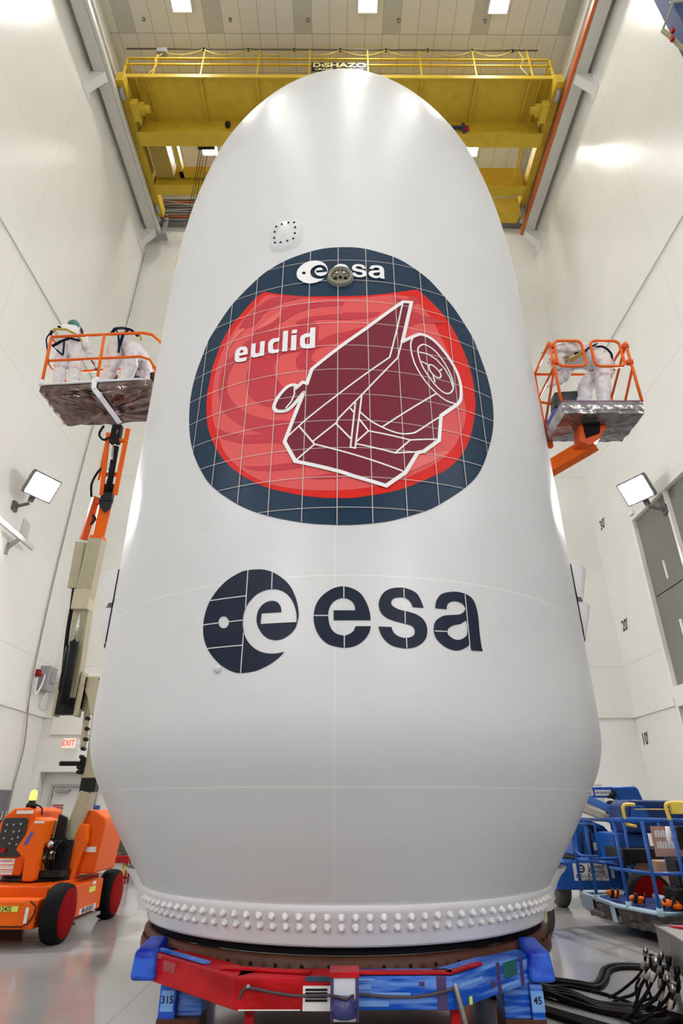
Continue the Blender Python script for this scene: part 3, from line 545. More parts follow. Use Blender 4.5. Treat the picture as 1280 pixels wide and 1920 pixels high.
# ---------------------------------------------------------------- artwork (s = arc position, z = height, metres)
ART = {"badge":[[-0.051,6.848],[0.147,6.842],[0.345,6.801],[0.559,6.741],[0.763,6.627],[0.898,6.528],[1.057,6.36],[1.164,6.243],[1.272,6.085],[1.372,5.922],[1.44,5.72],[1.511,5.444],[1.531,5.171],[1.494,4.888],[1.407,4.628],[1.249,4.304],[1.061,4.084],[0.778,3.861],[0.594,3.759],[0.335,3.663],[0.07,3.621],[-0.151,3.622],[-0.365,3.65],[-0.644,3.732],[-0.925,3.872],[-1.223,4.114],[-1.392,4.331],[-1.547,4.614],[-1.647,4.94],[-1.686,5.293],[-1.656,5.567],[-1.589,5.782],[-1.521,5.968],[-1.443,6.078],[-1.346,6.212],[-1.226,6.347],[-1.001,6.538],[-0.858,6.642],[-0.637,6.741],[-0.421,6.803],[-0.235,6.84]],"red_top":[[-0.862,6.348],[-0.652,6.243],[-0.372,6.16],[-0.088,6.138],[0.192,6.155],[0.47,6.231],[0.739,6.348]],"red_side":[[0.739,6.348],[0.888,6.219],[1.044,6.052],[1.169,5.819],[1.254,5.563],[1.293,5.342],[1.292,5.17],[1.283,5.03],[1.237,4.836],[1.152,4.59],[1.041,4.396],[0.895,4.237],[0.751,4.135],[0.5,3.99],[0.296,3.914],[0.054,3.864],[-0.081,3.862],[-0.211,3.868],[-0.366,3.896],[-0.507,3.939],[-0.661,3.996],[-0.806,4.079],[-0.939,4.176],[-1.096,4.326],[-1.214,4.485],[-1.31,4.656],[-1.378,4.825],[-1.419,5.016],[-1.44,5.238],[-1.428,5.341],[-1.416,5.53],[-1.376,5.681],[-1.313,5.869],[-1.244,5.997],[-1.159,6.081],[-1.026,6.221],[-0.934,6.309],[-0.862,6.348]],"light":[[-0.821,6.288],[-0.942,6.189],[-1.078,6.058],[-1.2,5.904],[-1.316,5.671],[-1.37,5.374],[-1.348,5.001],[-1.268,4.743],[-1.137,4.458],[-0.988,4.278],[-0.817,4.13],[-0.604,4.012],[-0.3,3.941],[0.032,3.939],[0.348,4.012],[0.619,4.152],[0.87,4.347],[1.049,4.602],[1.15,4.883],[1.139,5.173],[1.068,5.455],[0.966,5.739],[0.872,5.973],[0.694,6.192],[0.469,6.201],[0.191,6.128],[-0.088,6.107],[-0.372,6.132],[-0.651,6.213]],"dark":[[[-1.196,5.521],[-1.141,5.625],[-1.0,5.729],[-0.836,5.775],[-0.64,5.766],[-0.454,5.785],[-0.347,5.812],[-0.272,5.761],[-0.274,5.623],[-0.258,5.567],[-0.154,5.628],[-0.051,5.651],[-0.051,5.556],[-0.184,5.494],[-0.277,5.461],[-0.327,5.386],[-0.326,5.334],[-0.284,5.29],[-0.333,5.192],[-0.384,5.217],[-0.458,5.246],[-0.481,5.328],[-0.473,5.392],[-0.443,5.441],[-0.528,5.448],[-0.636,5.435],[-0.676,5.377],[-0.691,5.289],[-0.666,5.18],[-0.596,5.065],[-0.542,5.024],[-0.611,4.943],[-0.65,4.877],[-0.658,4.829],[-0.777,4.878],[-0.894,4.98],[-0.954,5.097],[-0.979,5.259],[-0.96,5.386],[-0.955,5.465],[-1.026,5.461],[-1.115,5.484]],[[-1.202,5.579],[-1.26,5.505],[-1.294,5.395],[-1.298,5.276],[-1.279,5.15],[-1.227,4.978],[-1.152,4.866],[-1.059,4.765],[-0.878,4.624],[-0.693,4.547],[-0.511,4.513],[-0.497,4.65],[-0.671,4.695],[-0.834,4.769],[-0.975,4.865],[-1.093,4.998],[-1.167,5.124],[-1.189,5.236],[-1.185,5.354],[-1.156,5.452],[-1.14,5.48]],[[-1.263,4.749],[-1.132,4.673],[-1.01,4.616],[-0.842,4.571],[-0.674,4.568],[-0.512,4.549],[-0.537,4.433],[-0.668,4.45],[-0.922,4.496],[-1.086,4.565],[-1.2,4.633]],[[-0.935,4.262],[-0.735,4.224],[-0.451,4.218],[-0.346,4.171],[-0.592,4.16],[-0.793,4.19]],[[-0.334,4.064],[-0.215,4.084],[-0.051,4.1],[-0.051,4.048],[-0.141,4.039],[-0.251,4.044]],[[-0.937,5.778],[-0.889,5.863],[-0.799,5.936],[-0.686,6.006],[-0.575,6.053],[-0.408,6.065],[-0.051,6.063],[-0.051,6.012],[-0.244,6.001],[-0.406,5.977],[-0.514,5.938],[-0.623,5.875],[-0.734,5.817],[-0.836,5.786]],[[-1.119,5.931],[-1.052,6.052],[-0.933,6.142],[-0.815,6.207],[-0.698,6.222],[-0.433,6.158],[-0.522,6.138],[-0.646,6.129],[-0.761,6.086],[-0.852,6.025],[-0.941,5.909],[-1.065,5.91]],[[-0.5,5.835],[-0.392,5.874],[-0.242,5.885],[-0.051,5.89],[-0.051,5.833],[-0.241,5.835],[-0.348,5.823],[-0.455,5.799]],[[-0.041,5.903],[0.188,5.922],[0.328,5.94],[0.245,5.869],[0.073,5.827],[-0.086,5.827]],[[-0.108,5.633],[-0.019,5.661],[0.105,5.708],[0.162,5.733],[0.048,5.617],[-0.041,5.558],[-0.108,5.552]],[[0.668,6.023],[0.767,5.995],[0.923,5.99],[1.03,5.982],[0.864,5.916],[0.735,5.892],[0.619,5.809],[0.638,5.921]],[[0.479,6.162],[0.601,6.165],[0.68,6.227],[0.754,6.183],[0.7,6.135],[0.599,6.13],[0.501,6.127]]],"pink":[[[0.618,4.318],[0.701,4.338],[0.923,4.418],[0.787,4.305],[0.649,4.211],[0.518,4.141],[0.554,4.221]],[[-1.166,5.877],[-1.078,5.915],[-1.056,5.878],[-1.122,5.831],[-1.192,5.744],[-1.257,5.601],[-1.231,5.731]],[[-0.911,5.841],[-0.799,5.936],[-0.664,6.015],[-0.683,5.933],[-0.794,5.862]]],"thick":[[[-0.47,5.007],[-0.406,5.074],[-0.365,5.056],[-0.323,5.217],[-0.051,5.482],[0.184,5.705],[0.568,6.118],[0.655,6.131],[0.537,5.596]],[[0.53,5.583],[0.686,5.704],[0.743,5.726],[0.817,5.712],[0.89,5.664],[0.973,5.571],[1.048,5.456],[1.097,5.343],[1.12,5.208],[1.11,5.08],[1.093,5.019],[1.057,4.965],[0.867,4.784],[0.826,4.508],[0.669,4.362],[0.612,4.341],[0.491,4.126],[0.319,3.981],[0.055,4.061],[-0.051,4.103],[-0.442,4.228],[-0.547,4.44],[-0.46,4.733],[-0.39,4.958]],[[-0.39,4.958],[-0.474,4.837],[-0.532,4.779],[-0.582,4.771],[-0.634,4.783],[-0.659,4.812],[-0.664,4.849],[-0.632,4.935],[-0.573,5.017],[-0.533,5.048],[-0.497,5.055],[-0.463,5.038],[-0.47,5.007]]],"sat":[[-0.47,5.007],[-0.406,5.074],[-0.365,5.056],[-0.323,5.217],[-0.051,5.482],[0.184,5.705],[0.568,6.118],[0.655,6.131],[0.537,5.596],[0.53,5.583],[0.686,5.704],[0.743,5.726],[0.817,5.712],[0.89,5.664],[0.973,5.571],[1.048,5.456],[1.097,5.343],[1.12,5.208],[1.11,5.08],[1.093,5.019],[1.057,4.965],[0.867,4.784],[0.826,4.508],[0.669,4.362],[0.612,4.341],[0.491,4.126],[0.319,3.981],[0.055,4.061],[-0.051,4.103],[-0.442,4.228],[-0.547,4.44],[-0.46,4.733],[-0.39,4.958],[-0.39,4.958],[-0.474,4.837],[-0.532,4.779],[-0.582,4.771],[-0.634,4.783],[-0.659,4.812],[-0.664,4.849],[-0.632,4.935],[-0.573,5.017],[-0.533,5.048],[-0.497,5.055],[-0.463,5.038],[-0.47,5.007]],"thin":[[[0.564,6.108],[0.484,5.72],[0.401,5.371],[-0.084,4.909],[-0.369,4.648],[-0.525,4.488]],[[0.53,5.588],[0.478,5.376],[0.138,4.918],[-0.083,4.641],[-0.089,4.608],[-0.3,4.414]],[[-0.42,4.584],[-0.281,4.388]],[[-0.281,4.388],[-0.433,4.244]],[[-0.281,4.388],[-0.051,4.31],[0.471,4.136]],[[0.073,4.825],[0.026,4.348],[0.066,4.34],[0.133,4.925]],[[0.026,4.76],[0.062,4.71]],[[-0.098,4.594],[0.027,4.438]],[[0.109,4.724],[0.205,4.628],[0.308,4.567],[0.411,4.527],[0.495,4.519],[0.571,4.536],[0.628,4.57],[0.772,4.698],[0.866,4.777]],[[0.308,4.573],[0.839,5.029]],[[0.102,4.648],[0.183,4.521],[0.074,4.402]],[[0.183,4.521],[0.551,4.462],[0.804,4.515]],[[0.551,4.462],[0.41,4.312],[0.074,4.384]],[[0.41,4.312],[0.612,4.347]],[[0.647,5.665],[0.622,5.6],[0.615,5.525],[0.627,5.411],[0.661,5.291],[0.735,5.154],[0.834,5.041],[0.938,4.974],[1.051,4.966]],[[0.685,5.497],[0.692,5.542],[0.715,5.577],[0.753,5.602],[0.814,5.589],[0.886,5.536],[0.955,5.44],[1.009,5.328],[1.037,5.209],[1.021,5.121],[0.971,5.065],[0.909,5.068],[0.84,5.125],[0.775,5.219],[0.722,5.319],[0.693,5.426],[0.685,5.497]],[[0.697,5.492],[0.782,5.492],[0.878,5.446],[0.96,5.355],[1.009,5.257],[1.026,5.164]],[[0.714,5.381],[0.785,5.356]],[[0.788,5.321],[0.79,5.35],[0.81,5.365],[0.846,5.351],[0.892,5.307],[0.908,5.269],[0.892,5.229],[0.849,5.231],[0.803,5.275],[0.788,5.321]],[[0.899,5.316],[0.927,5.345]],[[0.823,5.246],[0.837,5.159]],[[-0.481,5.028],[-0.478,4.947],[-0.505,4.865],[-0.553,4.8]]],"logo":[[-0.47,2.61],[-0.504,2.573],[-0.562,2.531],[-0.634,2.497],[-0.702,2.478],[-0.799,2.472],[-0.871,2.488],[-0.964,2.536],[-1.049,2.608],[-1.114,2.688],[-1.154,2.773],[-1.17,2.859],[-1.167,2.943],[-1.141,3.039],[-1.084,3.126],[-1.01,3.197],[-0.926,3.245],[-0.835,3.275],[-0.729,3.275],[-0.654,3.263],[-0.58,3.231],[-0.506,3.178],[-0.447,3.114],[-0.403,3.027],[-0.38,2.943],[-0.372,2.875],[-0.38,2.828]],"logo2":[[-0.38,2.827],[-0.394,2.782],[-0.432,2.738],[-0.484,2.707],[-0.544,2.699],[-0.607,2.717],[-0.658,2.763],[-0.694,2.826],[-0.703,2.881],[-0.691,2.942],[-0.651,2.987],[-0.596,3.005],[-0.546,2.993],[-0.516,2.957],[-0.506,2.91]],"logo3":[[-0.664,2.912],[-0.668,2.829]],"logo4":[[-0.386,2.828],[-0.392,2.903],[-0.422,2.986],[-0.472,3.052],[-0.53,3.087],[-0.594,3.099],[-0.665,3.09],[-0.728,3.057],[-0.783,2.998],[-0.811,2.931],[-0.816,2.863],[-0.802,2.78],[-0.767,2.711],[-0.713,2.655],[-0.649,2.618],[-0.579,2.602],[-0.519,2.602],[-0.47,2.61]],"dot":[[-0.935,2.865],[-0.941,2.884],[-0.952,2.901],[-0.968,2.913],[-0.987,2.918],[-1.005,2.917],[-1.019,2.908],[-1.028,2.893],[-1.03,2.875],[-1.024,2.856],[-1.012,2.839],[-0.995,2.827],[-0.977,2.822],[-0.959,2.824],[-0.945,2.833],[-0.937,2.847]],"e":[[[0.165,2.835],[0.163,2.885],[0.141,2.964],[0.098,3.038],[0.043,3.078],[-0.035,3.099],[-0.113,3.084],[-0.19,3.033],[-0.239,2.966],[-0.259,2.876],[-0.247,2.786],[-0.207,2.709],[-0.142,2.654],[-0.036,2.63],[0.049,2.643],[0.114,2.686],[0.153,2.741],[0.167,2.791]],[[0.053,2.789],[0.034,2.751],[-0.003,2.727],[-0.036,2.72],[-0.089,2.735],[-0.127,2.773],[-0.147,2.84],[-0.147,2.907],[-0.123,2.963],[-0.079,2.997],[-0.03,3.006],[0.02,2.985],[0.047,2.946],[0.052,2.91]],[[-0.11,2.911],[-0.109,2.834]]],"s":[[[0.579,2.949],[0.562,3.006],[0.53,3.062],[0.473,3.091],[0.404,3.101],[0.323,3.087],[0.265,3.048],[0.232,2.977],[0.239,2.909],[0.281,2.86],[0.347,2.835],[0.424,2.818],[0.48,2.802],[0.497,2.764],[0.482,2.73],[0.43,2.711],[0.375,2.72],[0.338,2.746],[0.32,2.789]],[[0.222,2.789],[0.244,2.721],[0.296,2.663],[0.361,2.639],[0.437,2.634],[0.517,2.656],[0.577,2.708],[0.597,2.781],[0.58,2.847],[0.531,2.889],[0.463,2.911],[0.385,2.926],[0.335,2.953],[0.327,2.981],[0.349,3.011],[0.4,3.022],[0.446,3.016],[0.479,2.983],[0.491,2.949]]],"a":[[[0.673,2.954],[0.688,3.016],[0.735,3.073],[0.826,3.102],[0.917,3.104],[0.994,3.078],[1.029,3.028],[1.045,2.935],[1.042,2.807],[1.045,2.706],[1.053,2.654]],[[0.949,2.652],[0.94,2.693]],[[0.94,2.693],[0.895,2.664],[0.831,2.641],[0.759,2.649],[0.691,2.688],[0.654,2.74],[0.649,2.795],[0.669,2.853],[0.733,2.898],[0.808,2.913],[0.885,2.927],[0.928,2.963],[0.931,2.987],[0.907,3.014],[0.857,3.026],[0.805,3.015],[0.778,2.989],[0.768,2.953]]],"ahole":[[[0.931,2.876],[0.877,2.848],[0.813,2.831],[0.767,2.799],[0.763,2.759],[0.803,2.729],[0.852,2.724],[0.905,2.749],[0.93,2.785]]],"euclid":[[[-1.127,5.537],[-1.129,5.609],[-1.11,5.652],[-1.065,5.664],[-1.014,5.649],[-0.987,5.614],[-0.98,5.556],[-0.983,5.537],[-1.078,5.549],[-1.071,5.522],[-1.051,5.51],[-0.989,5.504],[-0.989,5.46],[-1.038,5.461],[-1.094,5.477],[-1.119,5.504]],[[-0.948,5.657],[-0.9,5.654],[-0.897,5.53],[-0.884,5.517],[-0.85,5.515],[-0.851,5.658],[-0.802,5.652],[-0.8,5.468],[-0.844,5.471],[-0.904,5.471],[-0.935,5.492],[-0.945,5.535]],[[-0.651,5.656],[-0.652,5.611],[-0.7,5.609],[-0.713,5.591],[-0.711,5.525],[-0.699,5.515],[-0.65,5.511],[-0.652,5.472],[-0.708,5.47],[-0.746,5.484],[-0.763,5.523],[-0.766,5.614],[-0.751,5.645],[-0.719,5.66]],[[-0.618,5.73],[-0.568,5.728],[-0.566,5.467],[-0.618,5.472]],[[-0.533,5.66],[-0.481,5.658],[-0.48,5.464],[-0.532,5.468]],[[-0.529,5.727],[-0.478,5.726],[-0.481,5.678],[-0.531,5.682]],[[-0.35,5.727],[-0.3,5.729],[-0.3,5.472],[-0.363,5.467],[-0.417,5.479],[-0.444,5.517],[-0.446,5.607],[-0.434,5.64],[-0.399,5.66],[-0.351,5.659]]],"euholes":[[[-1.071,5.582],[-1.03,5.578],[-1.033,5.604],[-1.056,5.618],[-1.071,5.608]],[[-0.352,5.612],[-0.39,5.609],[-0.399,5.59],[-0.396,5.535],[-0.384,5.523],[-0.351,5.524]]],"lseam":[[[-0.804,3.276],[-0.8,2.962]],[[-0.801,2.773],[-0.8,2.473]],[[-0.596,3.236],[-0.594,3.099]],[[-1.123,3.061],[-0.806,3.063]],[[-1.168,2.869],[-1.031,2.87]],[[-0.937,2.869],[-0.815,2.87]],[[-1.118,2.678],[-0.804,2.677]],[[-0.033,3.096],[-0.033,3.006]],[[-0.03,2.72],[-0.03,2.632]],[[-0.257,2.873],[-0.15,2.871]],[[0.429,3.094],[0.428,3.02]],[[0.429,2.915],[0.427,2.82]],[[0.43,2.709],[0.43,2.636]],[[0.942,3.093],[0.94,2.663]],[[0.654,2.776],[0.756,2.779]]]}
def wrap(mb2, off, name, m, parent, label=None):
    vs, fs = mb2
    bm = bmesh.new(); V = [bm.verts.new((x, y, 0)) for x, y in vs]
    for f in fs:
        try: bm.faces.new([V[i] for i in f])
        except ValueError: pass
    xs = [v[0] for v in vs]; x = math.ceil(min(xs)/.07)*.07
    while x < max(xs):
        bmesh.ops.bisect_plane(bm, geom=bm.verts[:]+bm.edges[:]+bm.faces[:], plane_co=(x, 0, 0), plane_no=(1, 0, 0), dist=1e-6); x += .07
    z = 2.2
    while z < 3.3:
        bmesh.ops.bisect_plane(bm, geom=bm.verts[:]+bm.edges[:]+bm.faces[:], plane_co=(0, z, 0), plane_no=(0, 1, 0), dist=1e-6); z += .1
    bm.verts.index_update(); me = bpy.data.meshes.new(name); base = rootloc(parent)
    for v in bm.verts: v.co = fp(v.co.x, v.co.y, off) - base
    for f in bm.faces:
        f.smooth = True; f.normal_update(); c = f.calc_center_median() + base
        if f.normal.dot(c - Vector((FX, FD, c.z))) < 0: f.normal_flip()
    bm.to_mesh(me); bm.free(); o = bpy.data.objects.new(name, me); col.objects.link(o); o.parent = parent; me.materials.append(m)
    if label: o['label'] = label
    return o
def wrap_many(lst, *a, **k):
    V = []; F = []
    for vs, fs in lst: n = len(V); V += vs; F += [[i+n for i in f] for f in fs]
    return wrap((V, F), *a, **k)
sm = lambda P, c=False, n=5: smooth_pts(P, c, n)
NAVY = mat('badge_navy', (.004, .026, .060), .4, spec=.2); LNAVY = mat('logo_navy', (.006, .012, .031), .45, spec=.2)
RED1 = mat('badge_red', (.64, .017, .012), .45, spec=.14); RED2 = mat('badge_light_red', (.66, .094, .095), .45, spec=.15); RED3 = mat('badge_dark_red', (.50, .045, .060), .45, spec=.14); PINK = mat('badge_pink', (.72, .15, .14), .45, spec=.15)
MAR = mat('badge_maroon', (.165, .014, .031), .4, spec=.2); DEC = mat('decal_white', (.78, .78, .79), .35); GRID = mat('decal_grid', (.58, .54, .50), .5, spec=.2)
badge = wrap(fill2d([sm(ART['badge'], True)]), .004, 'mission_badge', NAVY, fa, 'large round decal with navy ring, red field and white line drawing')
redo = sm(ART['red_top'])[:-1] + sm(ART['red_side'])[:-1]
wrap(fill2d([redo]), .006, 'red_field', RED1, badge)
wrap(fill2d([sm(ART['light'], True)]), .008, 'light_red_field', RED2, badge)
for i, P in enumerate(ART['dark']): wrap(fill2d([sm(P, True, 4)]), .0095 + .0002*i, 'swirl', RED3, badge)
for P in ART['pink']: wrap(fill2d([sm(P, True, 4)]), .0125, 'swirl', PINK, badge)
wrap(fill2d([sm(ART['sat'], True, 1)]), .0145, 'spacecraft_drawing', MAR, badge)
thick = []
for i, P in enumerate(ART['thick']):
    Q = P if i < 1 else (sm(P[:12], n=4)[:-1] + P[11:] if i == 1 else sm(P, n=4))
    L, Rr = stroke(Q, .034); thick += [([L[k], L[k+1], Rr[k+1], Rr[k]], [(0, 1, 2, 3)]) for k in range(len(L)-1)]
    for q in Q[::1]: thick.append(([(q[0]+.017*math.cos(t*math.pi/4), q[1]+.017*math.sin(t*math.pi/4)) for t in range(8)], [tuple(range(8))]))
for i, (V_, F_) in enumerate(thick): pass
wrap_many(thick, .019, 'outline', DEC, badge)
thin = []
for P in ART['thin']:
    Q = sm(P, n=4) if len(P) > 7 else P
    L, Rr = stroke(Q, .0145); thin += [([L[k], L[k+1], Rr[k+1], Rr[k]], [(0, 1, 2, 3)]) for k in range(len(L)-1)]
wrap_many(thin, .018, 'drawing_line', DEC, badge)
# grid of seams in the decal
def inside(x, y, P):
    c = False; j = len(P)-1
    for i in range(len(P)):
        if (P[i][1] > y) != (P[j][1] > y) and x < (P[j][0]-P[i][0])*(y-P[i][1])/(P[j][1]-P[i][1])+P[i][0]: c = not c
        j = i
    return c
BP = sm(ART['badge'], True); gl = []
for k in range(-5, 6):
    x = -.086 + k*.2868; zz_ = [j*.02 for j in range(150, 360) if inside(x, j*.02, BP)]
    if zz_: a, c = min(zz_)-.008, max(zz_)+.008; hw = .0032; gl.append(([(x-hw, a), (x+hw, a), (x+hw, c), (x-hw, c)], [(0, 1, 2, 3)]))
for k in range(-6, 5):
    z = 5.493 + k*.2868; xx = [j*.02 for j in range(-110, 110) if inside(j*.02, z, BP)]
    if xx: a, c = min(xx)-.01, max(xx)+.01; hw = .0026; gl.append(([(a, z-hw), (c, z-hw), (c, z+hw), (a, z+hw)], [(0, 1, 2, 3)]))
wrap_many(gl, .0165, 'seam_grid', GRID, badge)
# euclid lettering
ltr = []
for P, rnd in zip(ART['euclid'], (1, 0, 1, 0, 0, 0, 0)):
    hs = [ART['euholes'][0]] if P is ART['euclid'][0] else [ART['euholes'][1]] if P is ART['euclid'][6] else []
    ltr.append(fill2d([P] + hs))
for i in range(len(ltr)): wrap(ltr[i], .0205, 'letter', DEC, badge)
# agency logo and letters, large (dark) and small (white) from the same outlines
def logo_loops(tf):
    A1 = sm(ART['logo']) [:-1] + sm(ART['logo2'])[:-0 or None] + ART['logo3'] + sm(ART['logo4'])[:-1]
    e = sm(ART['e'][0]) + sm(ART['e'][1]) + ART['e'][2]; s = sm(ART['s'][0]) + sm(ART['s'][1]); a = sm(ART['a'][0]) + ART['a'][1][:-1] + sm(ART['a'][2])
    T = lambda L: [tf(p) for p in L]
    return dict(disc=[T(A1), T(sm(ART['dot'], True, 2))], e=[T(e)], s=[T(s)], a=[T(a), T(sm(ART['ahole'][0], True))])
big = logo_loops(lambda p: p)
lg = wrap(fill2d(big['disc']), .004, 'agency_logo', LNAVY, fa, 'dark blue round logo disc with a curved letter e and a dot')
for k in 'esa': wrap(fill2d(big[k]), .004, 'logo_letter', LNAVY, fa)
hl = []
SEAMW = mat('logo_seam_white', (.66, .66, .66), .4, spec=.3)
for q in ART['lseam']:
    L_, R_ = stroke(q, .0075); hl.append(([L_[0], L_[1], R_[1], R_[0]], [(0, 1, 2, 3)]))
for q in hl: wrap(q, .006, 'logo_seam', SEAMW, lg)
SC = .405; tfs = lambda p: (-.350 + (p[0]+.7715)*SC, 6.492 + (p[1]-2.875)*SC)
small = logo_loops(tfs)
dcir = [(-.350+.163*math.cos(t*math.pi/24), 6.492+.164*math.sin(t*math.pi/24)) for t in range(48)]
wrap(fill2d(small['disc']), .0175, 'small_agency_logo', DEC, badge, 'small white agency logo disc')
for k in 'esa': wrap(fill2d(small[k]), .0175, 'letter', DEC, badge)

# ---------------------------------------------------------------- ports, doors, flaps on the fairing
def port(s0, z0, shape, h, name, m, parent=fa, inset=0):
    """raised pad following the skin: rounded outline with a bevelled edge"""
    b = MB(); n = len(shape); rings = []
    for (k, hh) in ((1.5, -.006), (1.28, h*.35), (1.1, h*.92), (.0, h+.002)):
        rings.append([fp(s0 + p[0]*k, z0 + p[1]*k, hh) for p in shape])
    vs = [p for r in rings for p in r]; fs = [(i*n+j, i*n+(j+1) % n, (i+1)*n+(j+1) % n, (i+1)*n+j) for i in range(3) for j in range(n)]
    return b.add(vs, fs, True).build(name, m, parent)
ap = port(-.66, 7.13, rrect(.27, .34, .1), .045, 'access_door', FAIRM)
for k in range(12):
    a = 2*math.pi*(k+.5)/12; sx = max(-1, min(1, 1.25*math.cos(a)))*.115; sz = max(-1, min(1, 1.25*math.sin(a)))*.145
    P = fp(-.66+sx, 7.13+sz, .046); nrm = (P-Vector((FX, FD, P.z))).normalized(); MB().cyl(P-nrm*.004, P+nrm*.004, .012, 8).build('screw', INK, ap)
P = fp(-.061, 6.40, 0); 
b = MB(); b.lathe([(.135, .0), (.125, .04), (.118, .046), (.102, .046), (.10, .02), (.0, .018)], (0, 0, 0), seg=36)
def orient(mb, P, nrm):
    T = Vector((-nrm.y, nrm.x, 0)).normalized(); U = nrm.cross(T); mb.v = [P + T*v.x + U*v.y + nrm*v.z for v in mb.v]; return mb
nrm = (P-Vector((FX, FD, P.z))).normalized(); vp = orient(b, P, nrm).build('round_vent', mat('vent_ring', (.22, .21, .17), .4), fa)
b = MB(); b.lathe([(.0, .022), (.098, .022)], (0, 0, 0), seg=24); orient(b, P, nrm).build('vent_plate', mat('vent_plate', (.2, .17, .1), .4), vp)
for x, y in ((-.035, .04), (.035, .04), (0, -.02), (-.05, -.03), (.05, -.03)):
    b = MB(); b.lathe([(.018, .022), (.018, .036), (.008, .04), (0, .038)], (x, y, 0), seg=10); orient(b, P, nrm).build('fitting', STEEL if y > 0 else BLKM, vp)
for k in range(14):
    a = 2*math.pi*k/14; b = MB(); b.lathe([(.008, .022), (.008, .026), (0, .026)], (.085*math.cos(a), .085*math.sin(a), 0), seg=6); orient(b, P, nrm).build('hole', INK, vp)
P = fp(-.995, 2.515, 0); nrm = (P-Vector((FX, FD, P.z))).normalized(); b = MB(); b.lathe([(.03, -.005), (.028, .02), (.012, .035), (0, .036)], seg=16); orient(b, P, nrm).build('plug', FAIRM, fa)
# protective flaps with dark edges on both flanks
FLAPM = mat('flap_sheet', (.75, .74, .75), .5)
for sx, dz in ((-1, 0), (1, .07)):
    for z0, z1, w1, w0, ins in ((3.50+dz, 3.86+dz, .22, .10, 0), (3.08+dz, 3.44+dz, .18, .04, 0)):
        a = R(71)*sx; ca, sa = math.sin(a), -math.cos(a)
        def q(rad, ang, z): aa = R(68+ang)*sx; return Vector((FX+rad*math.sin(aa), FD-rad*math.cos(aa), z))
        b = MB(); n = 4; vs = []
        for i in range(n+1):
            z = z0+(z1-z0)*i/n; wd = w0+(w1-w0)*i/n; vs += [q(2.60, 0, z), q(2.60+wd*.55, 1.2, z), q(2.60+wd*.8, 5, z), q(2.6+wd*.2, 9, z), q(2.55, 9, z)]
        fs = [(i*5+j, i*5+(j+1), (i+1)*5+(j+1), (i+1)*5+j) for i in range(n) for j in range(4)]; fl = b.add(vs, fs, True).build('cover_flap', FLAPM, fa)
        MB().tube([q(2.607, 0, z0), q(2.607, 0, z1)], .012, 6).build('dark_edge', INK, fl)
    MB().tube([q(2.607, 0, 3.44+dz), q(2.607, -.6, 3.46+dz), q(2.607, -2.2, 3.50+dz)], .012, 6).build('flap_joint', INK, fa)
# white bagged covers hanging at the lower flanks
for sx in (-1, 1):
    b = MB(); vs = []; nn = 9; mm = 7
    for i in range(nn):
        z = .79 + (1.10-.79)*i/(nn-1)
        for j in range(mm):
            a = R(62 + 4.5*j)*sx; bul = .20*math.sin(math.pi*j/(mm-1))*(.75+.25*math.sin(z*9+j)) + .012*math.sin(i*2.1+j*1.7)
            r = 1.84+.45*(z-.79) + bul*.8; vs.append(Vector((FX+r*math.sin(a), FD-r*math.cos(a), z)))
    fs = [(i*mm+j, i*mm+j+1, (i+1)*mm+j+1, (i+1)*mm+j) for i in range(nn-1) for j in range(mm-1)]
    b.add(vs, fs, True); b.build('bagged_cover', FLAPM, fa)

# ================================================================ support ring and wrapped stand
rg = thing('support_ring', 'brown painted support ring with a row of bolt holes under the fairing', 'support ring', (FX, FD, .55))
MB().lathe([(1.79, .60), (1.80, .664), (1.845, .664), (1.855, .655), (1.87, .64), (1.875, .585), (1.88, .57), (1.89, .555), (1.89, .51), (1.78, .5)], (FX, FD, 0), seg=140).build('ring', BROWN, rg)
hole = None
for k in range(-24, 26):
    a = R(k*2.9-1.2); r = 1.873; P = Vector((FX+r*math.sin(a), FD-r*math.cos(a), .613)); nrm = Vector((math.sin(a), -math.cos(a), .2)).normalized()
    if k % 2: MB().cyl(P-nrm*.02, P+nrm*.006, .0135, 8).build('hole', DARK, rg)
    else: MB().cyl(P-nrm*.02, P+nrm*.003, .022, 10).cyl(P+nrm*.003, P+nrm*.010, .012, 6).build('bolt', BROWN, rg)
def wrapmat(name, base, streak, scale):
    m = mat(name, base, .36, spec=.2, coat=.06, bump=.35, bscale=9); nt = m.node_tree; bb = nt.nodes['Principled BSDF']
    tc = nt.nodes.new('ShaderNodeTexCoord'); mp = nt.nodes.new('ShaderNodeMapping'); mp.inputs['Scale'].default_value = scale; mp.inputs['Rotation'].default_value = (0, R(8), 0)
    nt.links.new(tc.outputs['Object'], mp.inputs[0]); n = nt.nodes.new('ShaderNodeTexNoise'); n.inputs['Scale'].default_value = 3; n.inputs['Detail'].default_value = 4; nt.links.new(mp.outputs[0], n.inputs['Vector'])
    r = nt.nodes.new('ShaderNodeValToRGB'); r.color_ramp.elements[0].position = .44; r.color_ramp.elements[0].color = tuple(base)+(1,); r.color_ramp.elements[1].position = .60; r.color_ramp.elements[1].color = tuple(streak)+(1,)
    nt.links.new(n.outputs['Fac'], r.inputs[0]); nt.links.new(r.outputs[0], bb.inputs['Base Color']); return m
WRED = wrapmat('red_wrap', (.34, .001, .003), (.50, .006, .012), (1, 1, 3)); WBLUE = wrapmat('blue_wrap', (.002, .07, .46), (.12, .26, .70), (.8, .8, 9)); WBLU2 = wrapmat('deep_blue_wrap', (.004, .02, .34), (.03, .12, .62), (1, 1, 2.5))
st = thing('transport_stand', 'low stand frame wrapped in red and blue film under the fairing', 'stand', (FX, FD, .3))
ZT, ZB = .625, .455
def V2(x, y): return Vector((x, y, 0))
